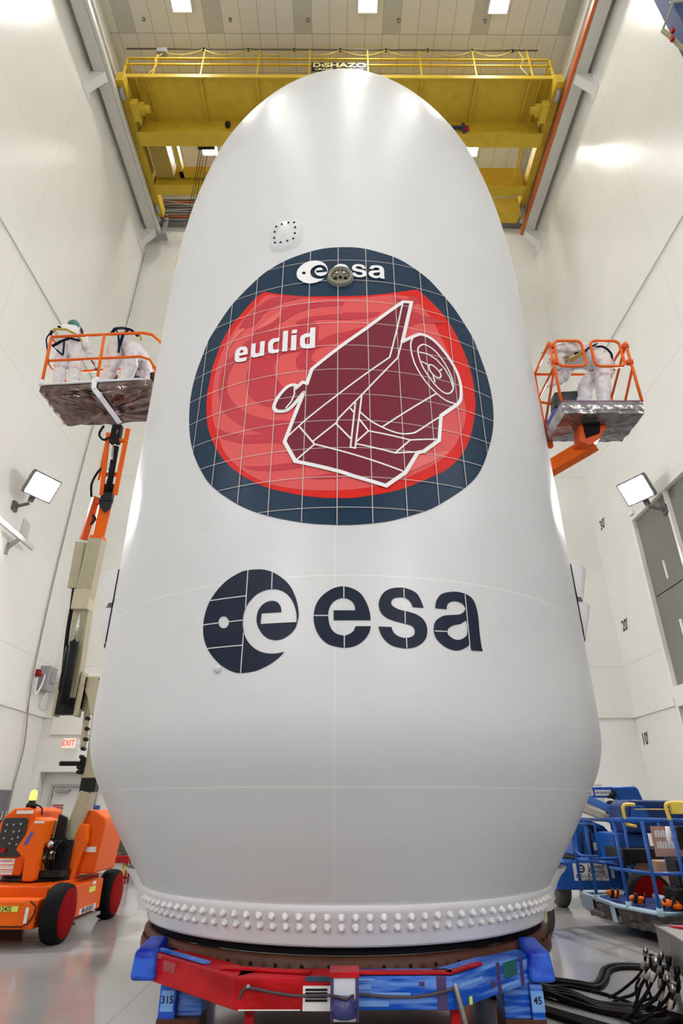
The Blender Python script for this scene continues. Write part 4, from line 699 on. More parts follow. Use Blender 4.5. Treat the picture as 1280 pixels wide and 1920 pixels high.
def side(a, c, name, m, zt=ZT, zb=ZB, th=.22, parent=st, lab=None, off=0, zt2=None):
    a = V2(*a); c = V2(*c); d = (c-a).normalized(); n = V2(d.y, -d.x); ctr = V2(FX, FD)
    if n.dot(a-ctr) < 0: n = -n
    a = a + n*off; c = c + n*off; P = [a, c, c-n*th, a-n*th]; b = MB(); zt2 = zt if zt2 is None else zt2; ztt = [zt, zt2, zt2, zt]
    b.hexa([Vector((p.x, p.y, zb)) for p in P] + [Vector((p.x, p.y, t)) for p, t in zip(P, ztt)]); return b.build(name, m, parent, .01, lab)
F1, F2, FL, FR = (-.655, 4.68), (.735, 4.68), (-1.42, 5.42), (1.50, 5.42)
side(F1, (.01, 4.68), 'wrapped_beam', WRED, lab='red film wrapped beam at the front'); side((.01, 4.68), F2, 'wrapped_beam', WBLUE, lab='blue film wrapped beam at the front')
side(FL, F1, 'wrapped_beam', WRED, lab='red film wrapped beam on the left'); side(F2, FR, 'wrapped_beam', WBLUE, lab='blue film wrapped beam on the right')
BK = [(1.50, 5.42), (1.72, 6.2), (1.72, 7.6), (1.0, 8.75), (-.9, 8.75), (-1.62, 7.6), (-1.62, 6.2), (-1.42, 5.42)]
for k in range(7): side(BK[k], BK[k+1], 'wrapped_beam', WBLU2 if k in (0, 1, 6) else WRED)
# blue bagged corner blocks
for sx, c in ((-1, (-1.42, 5.42)), (1, (1.47, 5.36))):
    b = MB(); x, y = c; w2 = .095
    b.hexa([Vector(p) for p in ((x-w2, y-.13, .47), (x+w2, y-.13, .47), (x+w2, y+.25, .45), (x-w2, y+.25, .45), (x-w2*.9, y-.10, .655), (x+w2*.8, y-.10, .655), (x+w2*.8, y+.25, .69), (x-w2*.8, y+.25, .69))])
    b.build('bagged_corner', WBLU2, st, .035)
# centre post with drum, data plate, tape patches, hose
cp = MB().box(-.045, .12, 4.56, 4.72, .43, .665).build('centre_post', mat('post_white', (.62, .65, .72), .5), st, .004)
MB().box(-.055, .13, 4.55, 4.73, .645, .675).build('post_cap', WRED, cp, .004)
MB().box(-.05, -.03, 4.553, 4.6, .43, .65).build('post_edge', mat('purple_tape', (.06, .03, .12), .5), cp); MB().box(.105, .125, 4.553, 4.6, .43, .65).build('post_edge', MATS['purple_tape'], cp)
MB().lathe([(0, .46), (.07, .462), (.075, .475), (.078, .49), (.075, .53), (.06, .552), (.03, .56), (0, .56)], (.035, 4.53, 0), seg=24).build('wrapped_drum', mat('navy_wrap', (.015, .02, .14), .25, coat=.5, bump=.6, bscale=18), cp)
pl = MB().box(-.225, -.05, 4.672, 4.679, .455, .58).build('data_plate', LABEL, st)
b = MB()
for k in range(4): b.box(-.21, -.07, 4.6695, 4.672, .555-.018*k, .567-.018*k)
b.build('plate_print', INK, pl)
# patches of tape (flat pieces stuck on the wrap)
def patch(a, c, t0, t1, z0, z1, m, off=.004):
    a = V2(*a); c = V2(*c); return side(tuple((a+(c-a)*t0)[:2]), tuple((a+(c-a)*t1)[:2]), 'tape_patch', m, z1, z0, .006, st, None, off)
PT = mat('purple_tape', (.06, .03, .12), .5); TEAL = mat('teal_tape', (.01, .05, .09), .5); GRN = mat('green_tape', (.01, .10, .08), .5); LB = mat('light_blue_tape', (.16, .34, .72), .45)
patch(F1, F2, .32, .46, .60, .628, TEAL); patch(F1, F2, .5, .64, .605, .615, LB); patch(F1, F2, .84, .865, .58, .60, PT, .006); patch(F1, F2, .92, .965, .455, .63, PT)
patch(F1, F2, .52, .70, .475, .5, LB); patch(F1, F2, .62, .8, .52, .545, LB); patch(F1, F2, .52, .62, .56, .585, LB); patch(F2, FR, .46, .50, .455, .63, PT); patch(F2, FR, .54, .70, .53, .62, GRN, .006); patch(F2, FR, .74, .78, .455, .63, PT); patch(F2, FR, .38, .43, .50, .54, PT); patch(F2, FR, .80, .93, .56, .6, LB)
patch(F2, FR, .14, .17, .457, .50, LYEL, .006); patch(F2, FR, .05, .3, .56, .58, LB); patch(F2, FR, .5, .72, .48, .5, LB); patch(FL, F1, .02, .16, .60, .627, mat('brick_tape', (.35, .06, .06), .5)); patch(FL, F1, .2, .34, .54, .6, MATS['brick_tape']); patch(F1, F2, .02, .30, .455, .462, LABEL)
# blue and red strips lying on top of the beams
def strip(a, c, m, z=.63, wd=.05, inn=.04):
    a = V2(*a); c = V2(*c); d = (c-a).normalized(); n = V2(d.y, -d.x); n = n if n.dot(a-V2(FX, FD)) > 0 else -n; P = [a-n*inn, c-n*inn, c-n*(inn+wd), a-n*(inn+wd)]
    MB().hexa([Vector((p.x, p.y, z)) for p in P]+[Vector((p.x, p.y, z+.012)) for p in P]).build('top_strip', m, st)
strip(FL, (-.95, 4.96), WBLUE); strip((-.8, 4.82), (-.2, 4.68), WRED); strip((.12, 4.68), (.735, 4.68), WRED, .632, .07, .02); strip((.735, 4.68), (1.0, 4.95), WRED, .632, .05, .02)
hz = smooth_pts([(-.62, 4.655, .52), (-.60, 4.65, .565), (-.55, 4.65, .575), (-.40, 4.655, .55), (-.25, 4.655, .535), (-.08, 4.60, .55), (0, 4.50, .565), (.05, 4.48, .56), (.12, 4.6, .555), (.3, 4.655, .53), (.5, 4.655, .53), (.66, 4.655, .555), (.74, 4.655, .575)], n=4)
MB().tube(hz, .009, 6).build('hose', mat('hose_dark', (.06, .04, .05), .5), st)
MB().tube(smooth_pts([(.74, 4.65, .58), (.76, 4.64, .50), (.78, 4.64, .42), (.80, 4.65, .33)], n=4), .017, 8).build('hose_end', mat('foil_grey', (.3, .3, .28), .3, metal=.7, bump=.5), st)
MB().ball((-.57, 4.655, .58), .014).ball((.74, 4.65, .585), .014).build('hose_clip', GREY, st)
# legs
for x0, x1, y, t, m in ((-1.28, -.98, 5.3, '315', WBLUE), (1.18, 1.46, 5.3, '45', WBLUE)):
    lg_ = MB().box(x0, x0+.12 if x0 < 0 else x0+.19, y, y+.25, .0, .455).build('support_leg', WBLU2 if x0 < 0 else WBLUE, st, .01)
    if x0 < 0: MB().box(x0+.12, x1, y+.06, y+.25, .26, .40).box(x0+.12, x1, y+.05, y+.25, 0, .26).build('leg_box', WBLUE, lg_, .008); c = (x0+.06, y-.002, .36)
    else: MB().box(x0+.19, x1, y-.03, y+.25, 0, .455).build('leg_box', WBLUE, lg_, .008); c = (x0+.235, y-.033, .37)
    MB().box(c[0]-.045, c[0]+.045, c[1]-.002, c[1], .30, .42).build('number_label', LB, lg_)
    MB().text(t, (c[0], c[1]-.003, .365), X, Z, .06, .001, .02).build('number', INK, lg_)
    MB().box(x0-.004, x1+.004, y-.035 if x0 > 0 else y-.01, y+.26, .03, .26).build('leg_base', BROWN, lg_, .004)
for x in (-.6, .72): MB().box(x, x+.06, 4.78, 4.84, 0, .455).build('jack_leg', WRED, st, .004)
for x in (-1.4, 1.5): MB().box(x-.1, x+.1, 7.6, 7.9, 0, .46).build('support_leg', WBLU2, st, .01)

# ================================================================ lift baskets: shared helpers
def frame(o, U, V, W):
    o = Vector(o); U = Vector(U).normalized(); V = Vector(V).normalized(); W = Vector(W).normalized()
    return lambda a, b=0, c=0: (o + U*a + V*b + W*c)
def filmbox(f, w, d, h, taper, name, m, parent, n=14, seed=1, amp=.02, lip=.1):
    """crumpled film bag round a basket floor: top w x d at c=0, bottom drawn in at c=-h"""
    rnd = random.Random(seed); vs = []; ring = []
    per = []
    for k in range(n): per.append((w*k/n, 0))
    for k in range(n//2): per.append((w, d*k/(n//2)))
    for k in range(n): per.append((w - w*k/n, d))
    for k in range(n//2): per.append((0, d - d*k/(n//2)))
    N = len(per); levels = [(0, 1, .0), (-.02, 1.0, .012), (-lip*.5, 1.01, .3), (-lip, 1.0, .6), (-h*.72, 1-taper*.6, 1), (-h, 1-taper, 1), (-h-.01, .5, .6), (-h-.012, .0, 0)]
    for dz, k, a in levels:
        for (x, y) in per:
            X_ = w/2+(x-w/2)*k + (rnd.uniform(-amp, amp))*a; Y_ = d/2+(y-d/2)*k + rnd.uniform(-amp, amp)*a; vs.append(f(X_, Y_, dz + rnd.uniform(-amp, amp)*a*.5))
    fs = [(i*N+j, i*N+(j+1) % N, (i+1)*N+(j+1) % N, (i+1)*N+j) for i in range(len(levels)-1) for j in range(N)]
    vs.append(f(w/2, d/2, 0)); c = len(vs)-1; fs += [(c, j, (j+1) % N) for j in range(N)]
    b = MB(); b.add(vs, fs, False); return b.build(name, m, parent)
def rr_path(f, w, d, z, r, skip_front=False, n=5):
    P = []
    for cx, cy, a0 in ((w-r, r, -90), (w-r, d-r, 0), (r, d-r, 90), (r, r, 180)):
        for k in range(n+1): a = R(a0+90*k/n); P.append(f(cx+r*math.cos(a), cy+r*math.sin(a), z))
    return P

# ================================================================ left orange boom lift
L = thing('boom_lift', 'orange boom lift with red wheel covers raised beside the left of the fairing', 'boom lift', (-4.4, 10.2, 0))
OR2 = mat('orange_body', (.74, .105, .003), .38, spec=.2)
# chassis
b = MB(); b.box(-5.25, -3.88, 9.02, 9.75, .20, .52); b.box(-5.25, -3.69, 9.75, 10.82, .2, .60); b.box(-5.25, -3.9, 10.82, 11.6, .22, .52); b.box(-5.1, -3.9, 9.3, 11.2, .5, .64)
ch = b.build('chassis', OR2, L, .02)
MB().prism([(-4.95, .24), (-4.0, .24), (-3.96, .28), (-3.90, .36), (-3.90, .44), (-4.0, .50), (-4.95, .50)], (0, 9.0, 0), X, Z, Y*.03).build('hood_panel', ORANGE, ch, .006)
b = MB(); b.tube([(-4.95, 8.998, .235), (-4.02, 8.998, .235), (-3.93, 8.998, .28), (-3.885, 8.998, .37), (-3.885, 8.998, .45), (-3.97, 8.998, .51)], .006, 6); b.build('panel_gap', INK, ch)
MB().box(-4.45, -4.10, 8.985, 8.998, .395, .455).build('number_plate', LYEL, ch); 
MB().text('712402', (-4.275, 8.98, .425), X, Z, .075, .002, .01, squeeze=.85).build('number', INK, ch)
MB().box(-4.0, -3.96, 8.985, 8.998, .27, .44).build('tie_down_label', LABEL, ch)
MB().box(-3.69, -3.684, 10.0, 10.62, .22, .29).build('rental_label', LABEL, ch)
MB().text('800-UR-RENTS', (-3.682, 10.31, .255), Y, Z, .085, .001, .015, squeeze=.85).build('rental_lettering', INK, ch)
MB().box(-3.688, -3.684, 10.25, 10.5, .46, .53).build('yellow_label', LYEL, ch); MB().box(-3.688, -3.684, 10.35, 10.48, .55, .59).build('white_label', LABEL, ch)
b = MB(); b.box(-3.95, -3.64, 9.8, 10.75, .13, .17); b.build('step_bar', GREY, ch)
b = MB()
for y in (9.35, 11.28): b.cyl((-5.2, y, .33), (-3.8, y, .33), .06, 12).box(-5.1, -3.87, y-.08, y+.08, .24, .42)
b.build('axle', DKOR, L)
for x, y in ((-3.72, 9.35), (-3.72, 11.28), (-5.2, 9.35), (-5.2, 11.28)):
    out = 1 if x > -4 else -1
    prof = [(.06, -.12), (.27, -.125), (.325, -.10), (.34, -.04), (.34, .05), (.322, .105), (.285, .12)]
    prof = [(r + (.004 if i % 2 else 0), h*out) for i, (r, h) in enumerate(prof)]
    t_ = MB().lathe(prof, (x, y, .335), 'x', 40).build('tyre', mat('tyre_cover_black', (.010, .010, .011), .8, spec=.1, bump=.6, bscale=16), L)
    MB().lathe([(.287, .118*out), (.27, .128*out), (.15, .135*out), (0, .132*out)], (x, y, .335), 'x', 40).build('wheel_cover', RED, t_)
# turret
b = MB(); b.lathe([(0, .62), (.52, .62), (.52, .68), (.48, .72), (0, .72)], (-4.45, 10.25, 0), seg=40); b.build('turntable', BLKM, L)
b = MB(); b.box(-4.75, -3.95, 9.75, 10.9, .70, .78); b.build('turret_base', BLKM, L)
hp = [(-5.0, .72), (-4.30, .70), (-4.25, .95), (-4.38, 1.12), (-4.42, 1.3), (-4.42, 1.55), (-4.55, 1.60), (-4.85, 1.57), (-4.96, 1.42)]
hd = MB().prism([(-5.05, .72), (-4.5, .72), (-4.46, 1.0), (-4.46, 1.54), (-4.6, 1.585), (-4.8, 1.57), (-4.93, 1.46), (-5.02, 1.1)], (0, 9.72, 0), X, Z, Y*.95).build('engine_hood', OR2, L, .03)
MB().prism([(-4.42, .66), (-4.26, .66), (-4.25, .92), (-4.26, 1.2), (-4.25, 1.42), (-4.40, 1.46), (-4.52, 1.2), (-4.60, 1.05), (-4.44, .92)], (0, 9.60, 0), X, Z, Y*.5).build('hood_door', ORANGE, L, .03)
cpn = MB().prism(rrect(.36, .50, .05), (-4.73, 9.70, 1.2), X, Z, Y*.05).build('control_panel', mat('panel_black', (.02, .022, .024), .4), hd, .005)
b = MB()
for x, z in ((-.1, .16), (0, .16), (.1, .17), (-.1, .08), (.02, .07), (.1, .08), (-.1, -.01), (.02, -.02), (.1, 0), (0, -.08), (.1, -.09)): b.cyl((-4.73+x, 9.70, 1.2+z), (-4.73+x, 9.67, 1.2+z), .014, 8)
b.build('switch', GREY, cpn)
MB().cyl((-4.80, 9.70, 1.04), (-4.80, 9.66, 1.04), .035, 16).build('stop_button', REDP, cpn)
for z0, z1 in ((.86, .93), (.80, .85), (.735, .79)):
    q = MB().box(-4.92, -4.62, 9.712, 9.72, z0, z1).build('warning_label', LABEL, hd)
    MB().box(-4.82, -4.64, 9.710, 9.712, z0+.03, z1-.015).build('label_print', mat('print_pink', (.5, .25, .22), .5), q)
MB().box(-4.74, -4.5, 9.70, 9.718, 1.50, 1.545).build('warning_label', LABEL, hd)
MB().box(-4.40, -4.26, 9.595, 9.60, 1.38, 1.41).build('warning_label', LABEL, L); MB().prism([(-4.49, 1.12), (-4.44, 1.10), (-4.38, 1.27), (-4.42, 1.28)], (0, 9.595, 0), X, Z, Y*.006).build('blue_label', mat('label_blue', (.08, .08, .4), .5), L)
b = MB(); b.lathe([(0, 1.58), (.075, 1.58), (.075, 1.63), (.05, 1.65), (.05, 1.68), (0, 1.68)], (-4.62, 9.86, 0), seg=20); bc = b.build('beacon_base', BLKM, L)
MB().lathe([(.045, 1.68), (.052, 1.72), (.05, 1.78), (.035, 1.815), (0, 1.825)], (-4.62, 9.86, 0), seg=20).build('beacon_lamp', mat('beacon_amber', (.9, .5, .05), .3, emit=(1, .42, .05), es=3.5), bc)
MB().tube(smooth_pts([(-4.55, 9.86, 1.62), (-4.46, 9.86, 1.58), (-4.43, 9.86, 1.48)], n=5), .012, 6).build('beacon_cord', BLACK, bc)
cw = MB().prism([(-4.06, .70), (-3.66, .70), (-3.60, 1.36), (-3.62, 1.44), (-3.78, 1.54), (-3.98, 1.55), (-4.04, 1.50), (-4.0, 1.0)], (0, 10.25, 0), X, Z, Y*.9).build('counterweight_hood', OR2, L, .03)
MB().prism([(-4.05, .62), (-3.93, .62), (-3.86, .95), (-3.80, 1.12), (-3.82, 1.35), (-4.0, 1.38), (-4.03, 1.1)], (0, 10.1, 0), X, Z, Y*.3).build('hood_door', ORANGE, L, .03)
MB().box(-3.84, -3.68, 10.24, 10.25, .98, 1.05).build('warning_label', LABEL, cw)
# machinery between the hoods
rnd = random.Random(4); b = MB(); b.box(-4.24, -3.98, 10.0, 10.7, .74, 1.15)
for k in range(26):
    x, y, z = rnd.uniform(-4.42, -4.12), rnd.uniform(9.8, 10.1), rnd.uniform(.85, 1.2); s_ = rnd.uniform(.02, .06); b.box(x, x+s_, y, y+s_, z, z+s_)
b.build('hydraulic_block', BLKM, L)
b = MB()
for k in range(9):
    x = rnd.uniform(-4.4, -4.1); b.tube(smooth_pts([(x, 9.85, .8), (x+rnd.uniform(-.1, .1), 9.75, 1.0), (x+.05, 9.85, 1.15), (x+.1, 10.0, 1.05)], n=4), .012, 6)
b.build('hose', BLACK, L)
b = MB(); b.box(-4.34, -4.24, 9.85, 9.95, .8, 1.18); b.ball((-4.2, 9.8, 1.1), .06); b.ball((-4.15, 9.8, 1.0), .05, sc=(1, 1, .7)); b.ball((-4.25, 9.8, .95), .05); b.build('valve', STEEL, L)
b = MB(); b.prism([(-4.24, 1.0), (-4.08, .95), (-4.10, 1.45), (-4.22, 1.5)], (0, 9.95, 0), X, Z, Y*.08); b.build('side_plate', BLKM, L, .01)
# tower (tan): base stub, lower riser, elbow, mid riser, upper link
b = MB(); b.beam((-4.12, 10.2, .92), (-4.07, 10.2, 1.18), .26, .2); b.beam((-4.07, 10.2, 1.18), (-3.93, 10.2, 1.80), .22, .18, w2=.24); b.cyl((-4.25, 10.1, 1.12), (-4.12, 10.1, 1.12), .1, 14); b.build('lower_riser', TAN, L, .008)
MB().box(-4.30, -4.18, 9.98, 10.3, .9, 1.42).build('riser_link', mat('tan_light', (.55, .5, .34), .45), L, .01)
MB().box(-4.05, -3.81, 10.12, 10.28, 1.80, 2.02).build('riser_joint', BLKM, L, .006)
b = MB(); b.prism([(-4.06, 2.0), (-3.72, 2.0), (-3.86, 2.3), (-3.90, 2.62), (-3.92, 2.95), (-4.05, 2.95), (-4.03, 2.5), (-4.02, 2.2)], (0, 10.1, 0), X, Z, Y*.2); b.build('mid_riser', TAN, L, .006)
b = MB(); b.prism([(-4.09, 2.95), (-3.90, 2.96), (-3.86, 3.12), (-4.02, 3.35), (-4.02, 3.56), (-4.24, 3.56), (-4.26, 3.35), (-4.17, 3.2)], (0, 10.08, 0), X, Z, Y*.24); b.prism([(-4.20, 2.45), (-4.12, 2.45), (-4.16, 3.2), (-4.26, 3.3)], (0, 10.2, 0), X, Z, Y*.06); b.build('upper_riser', mat('tan_light2', (.50, .45, .30), .42), L, .006)
b = MB(); b.box(-4.40, -4.24, 10.02, 10.3, 3.02, 3.55); b.build('tower_bracket', TAN, L, .01)
for x, z in ((-4.08, 2.3), (-4.08, 2.42), (-4.07, 2.56), (-4.08, 2.72), (-4.1, 2.88), (-3.99, 3.5), (-4.08, 2.08), (-4.09, 2.15)): MB().cyl((x, 10.02, z), (x, 10.12, z), .03, 10).build('pin', BLKM, L)
MB().box(-4.42, -4.04, 10.05, 10.13, 2.17, 2.24).box(-4.10, -4.02, 10.05, 10.15, 2.05, 2.3).build('stop_arm', BLACK, L, .02)
b = MB(); b.box(-4.60, -4.27, 9.93, 10.1, 2.93, 3.35); b.build('boom_foot', BLKM, L, .01)
b = MB(); b.box(-4.63, -4.59, 9.9, 10.12, 2.9, 3.5); b.box(-4.28, -4.24, 9.9, 10.12, 2.9, 3.6); b.build('foot_plate', TAN, L, .006)
boomA = (-4.43, 10.02, 3.2); boomB = (-4.40, 9.74, 4.95); boomC = (-4.325, 9.6, 5.86)
b = MB(); b.beam(boomA, boomB, .26, .2); b.build('main_boom', TAN, L, .01)
b = MB(); b.beam((-4.41, 9.74, 4.62), boomC, .27, .24, w2=.25); b.build('boom_section', TAN, L, .01)
b = MB(); b.beam((-4.41, 9.74, 4.60), (-4.405, 9.71, 4.95), .285, .26); b.build('boom_collar', mat('tan_light3', (.52, .47, .32), .42), L, .01)
MB().tube([(-4.52, 9.88, 3.3), (-4.50, 9.78, 4.0)], .07, 12).build('lift_cylinder', BLACK, L); MB().tube([(-4.42, 9.8, 3.05), (-4.40, 9.68, 4.05)], .07, 12).build('telescope_cylinder', BLACK, L); MB().tube([(-4.40, 9.66, 4.0), (-4.37, 9.6, 4.5)], .025, 10).build('cylinder_rod', STEEL, L)
MB().tube(smooth_pts([(-4.58, 9.95, 3.4), (-4.60, 9.8, 4.2), (-4.585, 9.72, 4.65), (-4.60, 9.7, 4.9), (-4.58, 9.65, 5.1)], n=4), .035, 8).build('hose', BLACK, L)
b = MB(); b.beam((-4.61, 9.70, 4.98), (-4.585, 9.58, 5.80), .17, .15); b.build('parallel_arm', TAN, L, .01)
MB().box(-4.52, -4.42, 9.64, 9.7, 5.5, 5.54).box(-4.52, -4.42, 9.66, 9.7, 5.0, 5.04).build('arm_link', TAN, L)
b = MB(); b.beam(boomC, (-4.23, 9.42, 6.60), .19, .17, w2=.21); b.beam((-4.33, 9.61, 5.84), (-4.32, 9.6, 5.92), .23, .2); b.build('fly_boom', ORANGE, L, .01)
b = MB(); b.beam((-4.56, 9.56, 5.84), (-4.42, 9.40, 6.62), .11, .12); b.beam((-4.45, 9.41, 6.54), (-4.22, 9.41, 6.52), .08, .1); b.build('upper_arm', DKOR, L, .008)
MB().prism([(-4.33, 6.55), (-4.08, 6.55), (-4.10, 6.38), (-4.19, 6.28), (-4.30, 6.4)], (0, 9.32, 0), X, Z, Y*.06).build('knuckle_plate', BLKM, L, .008)
MB().box(-4.30, -4.10, 9.3, 9.42, 6.5, 6.85).build('knuckle', BLKM, L, .01)
b = MB(); b.beam((-4.30, 9.32, 6.62), (-4.19, 8.86, 7.66), .075, .06); b.beam((-4.05, 9.32, 6.62), (-3.85, 8.86, 7.75), .085, .06); b.beam((-4.42, 9.36, 6.95), (-4.24, 8.95, 7.62), .04, .04)
b.box(-4.34, -4.0, 9.22, 9.3, 6.98, 7.04); b.box(-4.26, -3.86, 8.88, 8.96, 7.5, 7.55); b.build('jib', ORANGE, L, .008)
MB().tube([(-4.18, 9.3, 6.7), (-4.06, 8.98, 7.45)], .055, 12).build('jib_cylinder', BLACK, L); MB().tube([(-4.11, 9.05, 7.2), (-4.03, 8.86, 7.72)], .03, 10).build('jib_rod', STEEL, L)
MB().box(-4.16, -3.98, 8.86, 8.98, 7.46, 7.85).build('platform_rotator', BLKM, L, .02)
for pts in ([(-4.5, 9.38, 6.62), (-4.52, 9.33, 6.85), (-4.42, 9.25, 7.05), (-4.3, 9.2, 7.15)], [(-4.2, 9.3, 6.7), (-4.14, 9.2, 6.95), (-4.2, 9.2, 7.1)], [(-4.15, 8.9, 7.6), (-4.25, 8.85, 7.5), (-4.35, 8.85, 7.62), (-4.3, 8.85, 7.8)], [(-4.47, 9.5, 6.1), (-4.38, 9.45, 6.2), (-4.44, 9.45, 6.28)]):
    MB().tube(smooth_pts([Vector(p) for p in pts], n=5), .022, 8).build('hose', BLACK, L)
# basket
al = R(3.7); fL = frame((-5.17, 8.1, 8.13), (math.cos(al), 0, math.sin(al)), (0, 1, 0), (-math.sin(al), 0, math.cos(al))); WL, DL = 1.9, .95
MB().hexa([fL(0.02, .02, -.05), fL(WL-.02, .02, -.05), fL(WL-.02, DL-.02, -.05), fL(.02, DL-.02, -.05), fL(.02, .02, .03), fL(WL-.02, .02, .03), fL(WL-.02, DL-.02, .03), fL(.02, DL-.02, .03)]).build('basket_floor', GREY, L)
fw = filmbox(fL, WL, DL, .24, .10, 'film_wrap', FILM, L, 14, 3, .028, .15)
MB().tube([fL(0, -.01, .0), fL(WL-.22, -.01, .02), fL(WL-.06, .06, .02), fL(WL, .22, .02), fL(WL, DL, .02)], .022, 6).tube([fL(0, 0, 0), fL(0, DL, 0)], .022, 6).build('white_tape_rim', TAPE, fw)
b = MB(); S = [fL(.93, -.03, .06), fL(.93, -.035, -.08), fL(1.03, -.03, -.17), fL(1.0, .1, -.27), fL(1.1, .95, -.26), fL(1.13, 1.0, -.3)]
S = [fL(.92, -.03, .07), fL(.93, -.04, -.16), fL(1.02, .05, -.27), fL(1.13, .75, -.34)]
for p, q in zip(S[:-1], S[1:]): b.beam(p, q, .085, .012, up=(0, 1, .3))
b.build('white_tape_strap', TAPE, fw)
rl = .027
top = [fL(0, DL, 1.1), fL(0, 0, 1.1), fL(WL-.25, 0, 1.1), fL(WL-.1, .06, 1.1), fL(WL, .25, 1.1), fL(WL, DL, 1.1)]
MB().tube(top + [fL(0, DL, 1.1)], rl, 8).build('top_rail', ORANGE, L)
MB().tube([fL(0, DL, .54), fL(0, 0, .54), fL(WL-.25, 0, .54), fL(WL-.1, .06, .52), fL(WL-.02, .2, .40), fL(WL-.02, .24, .05)], rl*.9, 8).build('mid_rail', ORANGE, L)
MB().tube([fL(WL, .3, .54), fL(WL, DL, .54), fL(0, DL, .54)], rl*.9, 8).build('back_mid_rail', DKOR, L)
for a, c in ((0, 0), (.95, 0), (WL, DL), (0, DL), (.95, DL), (WL, .42)):
    MB().tube([fL(a, c, .02), fL(a, c, 1.1)], rl, 8).build('post', ORANGE, L)
for a in (0, .95): MB().tube([fL(a, -.0, -.01), fL(a, -.0, .09)], .045, 8).build('tape_cuff', TAPE, L)
MB().tube(smooth_pts([fL(.1, .5, .55), fL(.18, .6, .3), fL(.3, .7, .04)], n=5), rl*.9, 8).build('gate_rail', DKOR, L)
b = MB(); b.hexa([fL(.78, .86, .76), fL(1.5, .86, .76), fL(1.5, .94, .76), fL(.78, .94, .76), fL(.78, .86, .9), fL(1.5, .86, .9), fL(1.5, .94, .9), fL(.78, .94, .9)]); b.build('console_guard', ORANGE, L, .03)
for a in (.80, .92): MB().tube([fL(a, .9, .02), fL(a, .9, .78)], .028, 8).build('guard_post', DKOR, L)
b = MB(); b.hexa([fL(.95, .55, .22), fL(1.45, .55, .22), fL(1.45, .85, .22), fL(.95, .85, .22), fL(.95, .6, .62), fL(1.45, .6, .62), fL(1.45, .85, .66), fL(.95, .85, .66)]); b.build('control_console', mat('console_black', (.03, .032, .034), .5), L, .02)
for k in range(5): MB().tube([fL(1.0+.09*k, .66, .62), fL(1.0+.09*k, .63, .69)], .012, 6).build('joystick', BLACK, L)
MB().tube([fL(1.78, .4, .12), fL(1.76, .4, .48)], .045, 8).build('tool_bag', BLACK, L)

# ================================================================ right orange boom lift
Q = thing('boom_lift', 'orange boom lift on the right with one bending worker in its basket', 'boom lift', (2.6, 10.6, 0))
fR = frame((3.10, 6.6, 6.66), X, Y, Z); WR, DR = 1.13, .72; r2 = .021
MB().hexa([fR(.02, .02, -.06), fR(WR-.02, .02, -.06), fR(WR-.02, DR-.02, -.06), fR(.02, DR-.02, -.06), fR(.02, .02, .02), fR(WR-.02, .02, .02), fR(WR-.02, DR-.02, .02), fR(.02, DR-.02, .02)]).build('basket_floor', GREY, Q)
filmbox(fR, WR, DR, .2, .02, 'film_wrap', FILMR, Q, 14, 8, .012, .13)
MB().tube([fR(0, 0, .005), fR(WR, 0, .005), fR(WR, DR, .005), fR(0, DR, .005)], .012, 6, True).build('rim_tape', mat('purple_rim', (.25, .12, .22), .4), Q)
for a, c in ((0, 0), (WR, 0), (WR, DR), (0, DR)): MB().tube([fR(a, c, 0), fR(a, c, 1.08)], r2, 8).build('post', ORANGE, Q)
for lo, hi in ((.06, .47), (.60, 1.03)):
    x0, x1, z0, z1, r_ = lo, hi, .62, 1.10, .08; P = []
    for cx, cz, a0 in ((x1-r_, z1-r_, 0), (x0+r_, z1-r_, 90), (x0+r_, z0+r_, 180), (x1-r_, z0+r_, 270)):
        for k in range(5): a = R(a0+90*k/4); P.append(fR(cx+r_*math.cos(a), -.01, cz+r_*math.sin(a)))
    MB().tube(P, r2, 8, True).build('gate_hoop', ORANGE, Q)
b = MB()
for x in (.02, WR-.02):
    for z in (1.0, .7): q = fR(x, 0, z); b.box(q.x-.045, q.x+.045, q.y-.03, q.y+.03, q.z-.035, q.z+.035)
b.build('gate_hinge', DKOR, Q, .006)
MB().tube([fR(0, 0, 1.08), fR(0, DR, 1.08)], r2, 8).build('side_rail', ORANGE, Q); MB().tube([fR(WR, 0, 1.08), fR(WR, DR, 1.08), fR(0, DR, 1.08)], r2, 8).build('side_rail', ORANGE, Q)
MB().tube([fR(0, 0, .6), fR(0, DR, .05)], r2*.9, 8).tube([fR(0, DR, .62), fR(0, 0, .62)], r2*.8, 8).build('side_brace', DKOR, Q)
MB().tube([fR(WR, 0, .6), fR(WR, DR, .05)], r2*.9, 8).build('side_brace', DKOR, Q); MB().tube([fR(WR, 0, 1.05), fR(WR, DR, .62)], r2*.9, 8).build('side_brace', DKOR, Q)
P = [fR(-.02, DR, .9), fR(-.10, DR, .92), fR(-.12, DR-.02, .86), fR(-.12, DR-.02, .62), fR(-.06, DR, .55), fR(.4, DR, .46)]; MB().tube(smooth_pts(P, n=3), r2, 8).build('hand_hoop', ORANGE, Q)
b = MB(); b.hexa([fR(.12, .5, .30), fR(.62, .5, .30), fR(.62, .7, .30), fR(.12, .7, .30), fR(.16, .5, .56), fR(.62, .5, .60), fR(.62, .7, .60), fR(.16, .7, .56)]); b.build('control_console', MATS['console_black'], Q, .02)
MB().box(3.0, 3.2, 7.35, 7.42, 6.4, 6.75).build('mount_plate', DKOR, Q, .01)
b = MB(); b.prism([(3.42, 6.50), (3.78, 6.50), (3.80, 6.42), (3.66, 6.22), (3.50, 6.10), (3.36, 6.18)], (0, 6.86, 0), X, Z, Y*.22); b.build('boom_head', DKOR, Q, .01)
